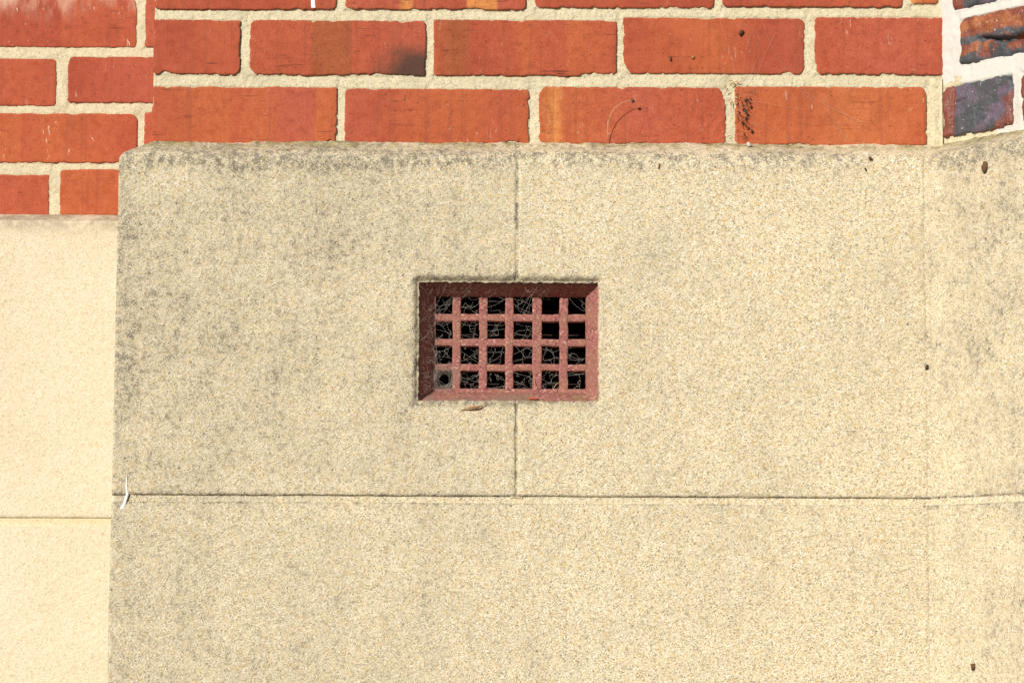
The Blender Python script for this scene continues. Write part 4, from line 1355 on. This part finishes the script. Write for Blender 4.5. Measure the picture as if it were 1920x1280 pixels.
# strands and silk over the bricks at the right
g = Geo()
YB = Y_BRICK - 0.003
for a, b in [((1408, 60), (1395, 150)), ((1395, 150), (1378, 200)), ((1432, 45), (1478, 138)), ((1412, 175), (1455, 60)),
             ((1500, 165), (1640, 245)), ((1540, 178), (1590, 265)), ((1500, 170), (1600, 268)), ((1385, 175), (1330, 262)),
             ((1380, 160), (1350, 40)), ((1400, 190), (1520, 205)), ((1550, 200), (1625, 230)), ((1700, 175), (1720, 173)),
             ((1360, 190), (1290, 268)), ((1420, 230), (1500, 266)), ((1395, 160), (1425, 95)), ((1425, 95), (1410, 56))]:
    g.tube(arc(P(a[0], a[1], YB), P(b[0], b[1], YB), 0.05, 10), 0.00007, 3)
for k in range(40):
    px, py = rw.gauss(1385, 22), rw.gauss(205, 32)
    g.tube(wob(P(px, min(py, 266), YB), P(px + rw.uniform(-20, 20), min(266, py + rw.uniform(-20, 20)), YB), 4, 0.0008), 0.00009, 3)
tag(g.build('cobweb', M_WEB, None), 'fine stray cobweb threads across the orange bricks and joint at the right', 'cobweb')

# ------------------------------------------------------------------ twigs, husks and specks caught on the wall
g = Geo()
pts = []
path = [(1140, 266, .0), (1139, 250, .004), (1140, 232, .008), (1145, 214, .011), (1153, 202, .013), (1164, 194, .013), (1176, 189, .012), (1186, 189, .011)]
pp = [P(x, y, Y_BRICK - 0.002 - d) for x, y, d in path]
stem = empty('dried_stem', pp[0])
tag(stem, 'thin curved dry stem with a pale tip leaning on the brick above the plinth ledge', 'stem')
g.tube(pp, [0.00045, 0.00045, 0.0004, 0.0004, 0.0004, 0.00035, 0.0003, 0.0003], 6)
g.build('stalk', M_STRAW, stem)
g = Geo(); g.blob(pp[-1] + Vector((0.0008, 0, -0.0006)), (0.0022, 0.0016, 0.0018), (0, 0.6, 0)); g.build('seed_head', M_DARKBIT, stem)

litter = empty('dried_debris', P(1397, 215, Y_BRICK))
tag(litter, 'clump of dark plant debris hanging in cobweb by the joint between two lower bricks', 'debris')
g = Geo(); rd = random.Random(5)
for (px, py) in [(1398, 187), (1403, 192), (1407, 200), (1395, 205), (1388, 215), (1398, 222), (1391, 230), (1400, 235), (1405, 185), (1385, 210), (1394, 196), (1402, 215), (1396, 210), (1408, 246), (1403, 240)]:
    p = P(px + rd.uniform(-3, 3), py, Y_BRICK - 0.0025)
    g.blob(p, (rd.uniform(.0006, .0015), .0006, rd.uniform(.0009, .0026)), (0, rd.uniform(-1, 1), 0), 0.35, rd, 8, 5)
for k in range(38):
    px, py = rd.gauss(1394, 9), rd.uniform(178, 262)
    a = P(px, py, Y_BRICK - 0.002); b = P(px + rd.uniform(-10, 10), py + rd.uniform(-12, 12), Y_BRICK - 0.003)
    g.tube([a, a.lerp(b, .5) + Vector((0, 0, rd.uniform(-.001, .001))), b], 0.00028, 4)
g.build('dark_bits', M_DARKBIT, litter)['kind'] = 'stuff'
g = Geo()
for k in range(16):
    px, py = rd.gauss(1372, 9), rd.uniform(150, 200)
    a = P(px, py, Y_BRICK - 0.002); b = P(px + rd.uniform(-9, 9), py + rd.uniform(-7, 7), Y_BRICK - 0.0035)
    g.tube([a, a.lerp(b, .5) + Vector((0, 0, .0008)), b], [0.0003, 0.0007, 0.0002], 5)
g.build('bud_scales', M_STRAW, litter)['kind'] = 'stuff'


def speck(name, px, py, y, rad, mat, label, cat, rot=(0, 0, 0), seed=1, rough=0.3):
    g = Geo(); c = P(px, py, y - rad[1] * 0.5)
    g.blob((0, 0, 0), rad, rot, rough, random.Random(seed), 12, 8)
    o = g.build(name, mat, None)
    o.location = c
    return tag(o, label, cat)


def speck_turn(name, px, py, rad, mat, label, cat, seed, rot=(0, 0, 0)):
    p0 = Vector((XC, 0, 0))
    c = at_plane(px, py, p0, N3) + N3 * rad[1] * 0.5
    g = Geo(); g.blob((0, 0, 0), rad, rot, 0.35, random.Random(seed), 12, 8)
    g.blob((0.0012, 0, 0.003), (rad[0] * .5, rad[1] * .8, rad[2] * .4), (0, 1, 0), 0.4, random.Random(seed + 1), 9, 6)
    g.blob((-0.001, 0, -0.003), (rad[0] * .45, rad[1] * .7, rad[2] * .45), (0, -1, 0), 0.4, random.Random(seed + 2), 9, 6)
    o = g.build(name, mat, None); o.location = c
    return tag(o, label, cat)


speck('husk', 1390, 62, Y_BRICK, (0.0024, 0.002, 0.0036), M_DARKBIT, 'dark brown husk stuck high on the second brick from the right', 'husk', (0, 0.5, 0), 3)
speck('chrysalis', 1257, 110, Y_BRICK, (0.0014, 0.0014, 0.0034), M_BROWN, 'small upright grey-brown chrysalis low on a brick of the middle course', 'chrysalis', (0, -0.15, 0), 4, 0.12)
speck('husk', 1299, 108, Y_BRICK, (0.0020, 0.0014, 0.0020), M_LEAF, 'small rusty husk just right of the chrysalis on the brick', 'husk', (0, 0.8, 0), 5)
speck('husk', 1738, 688, 0.0, (0.0017, 0.0018, 0.0030), M_DARKBIT, 'small black husk in the inner corner of the plinth at mid height', 'husk', (0, 0.3, 0), 6)
speck('husk', 1632, 297, 0.0, (0.0026, 0.0018, 0.0018), M_BROWN, 'reddish brown crumb on the plinth just under the ledge at the right', 'husk', (0, 0.4, 0), 7)
speck('husk', 1623, 318, 0.0, (0.0011, 0.001, 0.0022), M_DARKBIT, 'tiny dark seed below the reddish crumb under the right ledge', 'husk', (0, -0.4, 0), 8)
speck('husk', 1236, 312, 0.0, (0.0010, 0.001, 0.0032), M_BROWN, 'thin brown upright seed on the plinth below the curved stem', 'husk', (0, 0.2, 0), 9)
speck_turn('husk', 1848, 314, (0.0036, 0.0034, 0.0066), M_BROWN, 'large brown dried husk below the dark bricks on the turned plinth', 'husk', 10, (0, 0.25, 0))
speck_turn('husk', 1826, 1249, (0.0026, 0.002, 0.0036), M_BROWN, 'brown speck near the bottom right corner on the turned plinth', 'husk', 11, (0, -0.5, 0))
speck('snail_shell', 1404, 271, Y_BRICK - 0.012, (0.0024, 0.0022, 0.0032), M_SHELL, 'tiny white snail shell on the plinth ledge under the debris', 'shell', (0, -0.6, 0), 12, 0.08)

# little curled leaf under the vent
g = Geo()
lp_ = [P(864, 769, -0.001), P(874, 766, -0.003), P(886, 763, -0.005), P(897, 762.5, -0.004), P(906, 760, -0.002), P(916, 758.5, -0.001)]
g.tube(lp_, [0.0003, 0.0007, 0.0014, 0.0012, 0.0004, 0.0002], 8)
tag(g.build('dry_leaf', M_LEAF, None), 'curled orange-brown dry leaf lying against the stone just under the vent', 'leaf')
g = Geo(); g.tube([P(1002, 732, .02), P(1003, 720, .029), P(1001, 708, .030)], 0.0003, 5)
tag(g.build('grass_stalk', M_STRAW, None), 'short upright golden grass stalk lying on the fourth upright bar of the vent', 'grass stalk')
g = Geo(); g.tube([P(1036, 730, .024), P(1043, 720, .028), P(1049, 716, .030)], 0.00035, 5)
tag(g.build('grass_stalk', M_STRAW, None), 'slanting golden grass stalk across the bottom row hole second from the right', 'grass stalk')
g = Geo(); g.box(P(992, 745, 0).x, P(1008, 745, 0).x, .0085, .0125, P(1000, 746.6, 0).z, P(1000, 744, 0).z)
tag(g.build('clay_flake', brick_plain, None, smooth=False), 'bright orange-red flake lying on the bottom ledge of the vent', 'flake')

# white paint marks
def drip(name, pts, widths, y, label, parent, normal=(0, -1, 0)):
    rows = []
    for (px, py), w in zip(pts, widths):
        c = P(px, py, y)
        rows.append((c, w))
    V = []; F_ = []
    for (c, w) in rows:
        for q in (-1, -0.5, 0, 0.5, 1):
            V.append((c.x + w * q * (1 + 0.3 * rnd.uniform(-1, 1)), y - (0.0005 * (1 - q * q) - 0.0002), c.z + rnd.uniform(-0.0002, 0.0002)))
    for j in range(len(rows) - 1):
        for i in range(4):
            F_.append((j * 5 + i, (j + 1) * 5 + i, (j + 1) * 5 + i + 1, j * 5 + i + 1))
    o = mesh_object(name, V, F_, M_PAINT, parent)
    o['label'] = label
    return o


drip('paint_drip', [(238, 890), (237.5, 900), (237, 910), (237.5, 920), (238, 926), (237, 932), (235, 940), (231, 947), (227, 954)],
     [0.0003, 0.0008, 0.0010, 0.0012, 0.0015, 0.0017, 0.0015, 0.0019, 0.0022], -0.0005, 'white drip of paint', plinth)
drip('paint_drip', [(587, -30), (587, -10), (587, 5), (588, 15)], [0.0021] * 4, Y_BRICK - 0.0008, 'white paint line', bw)
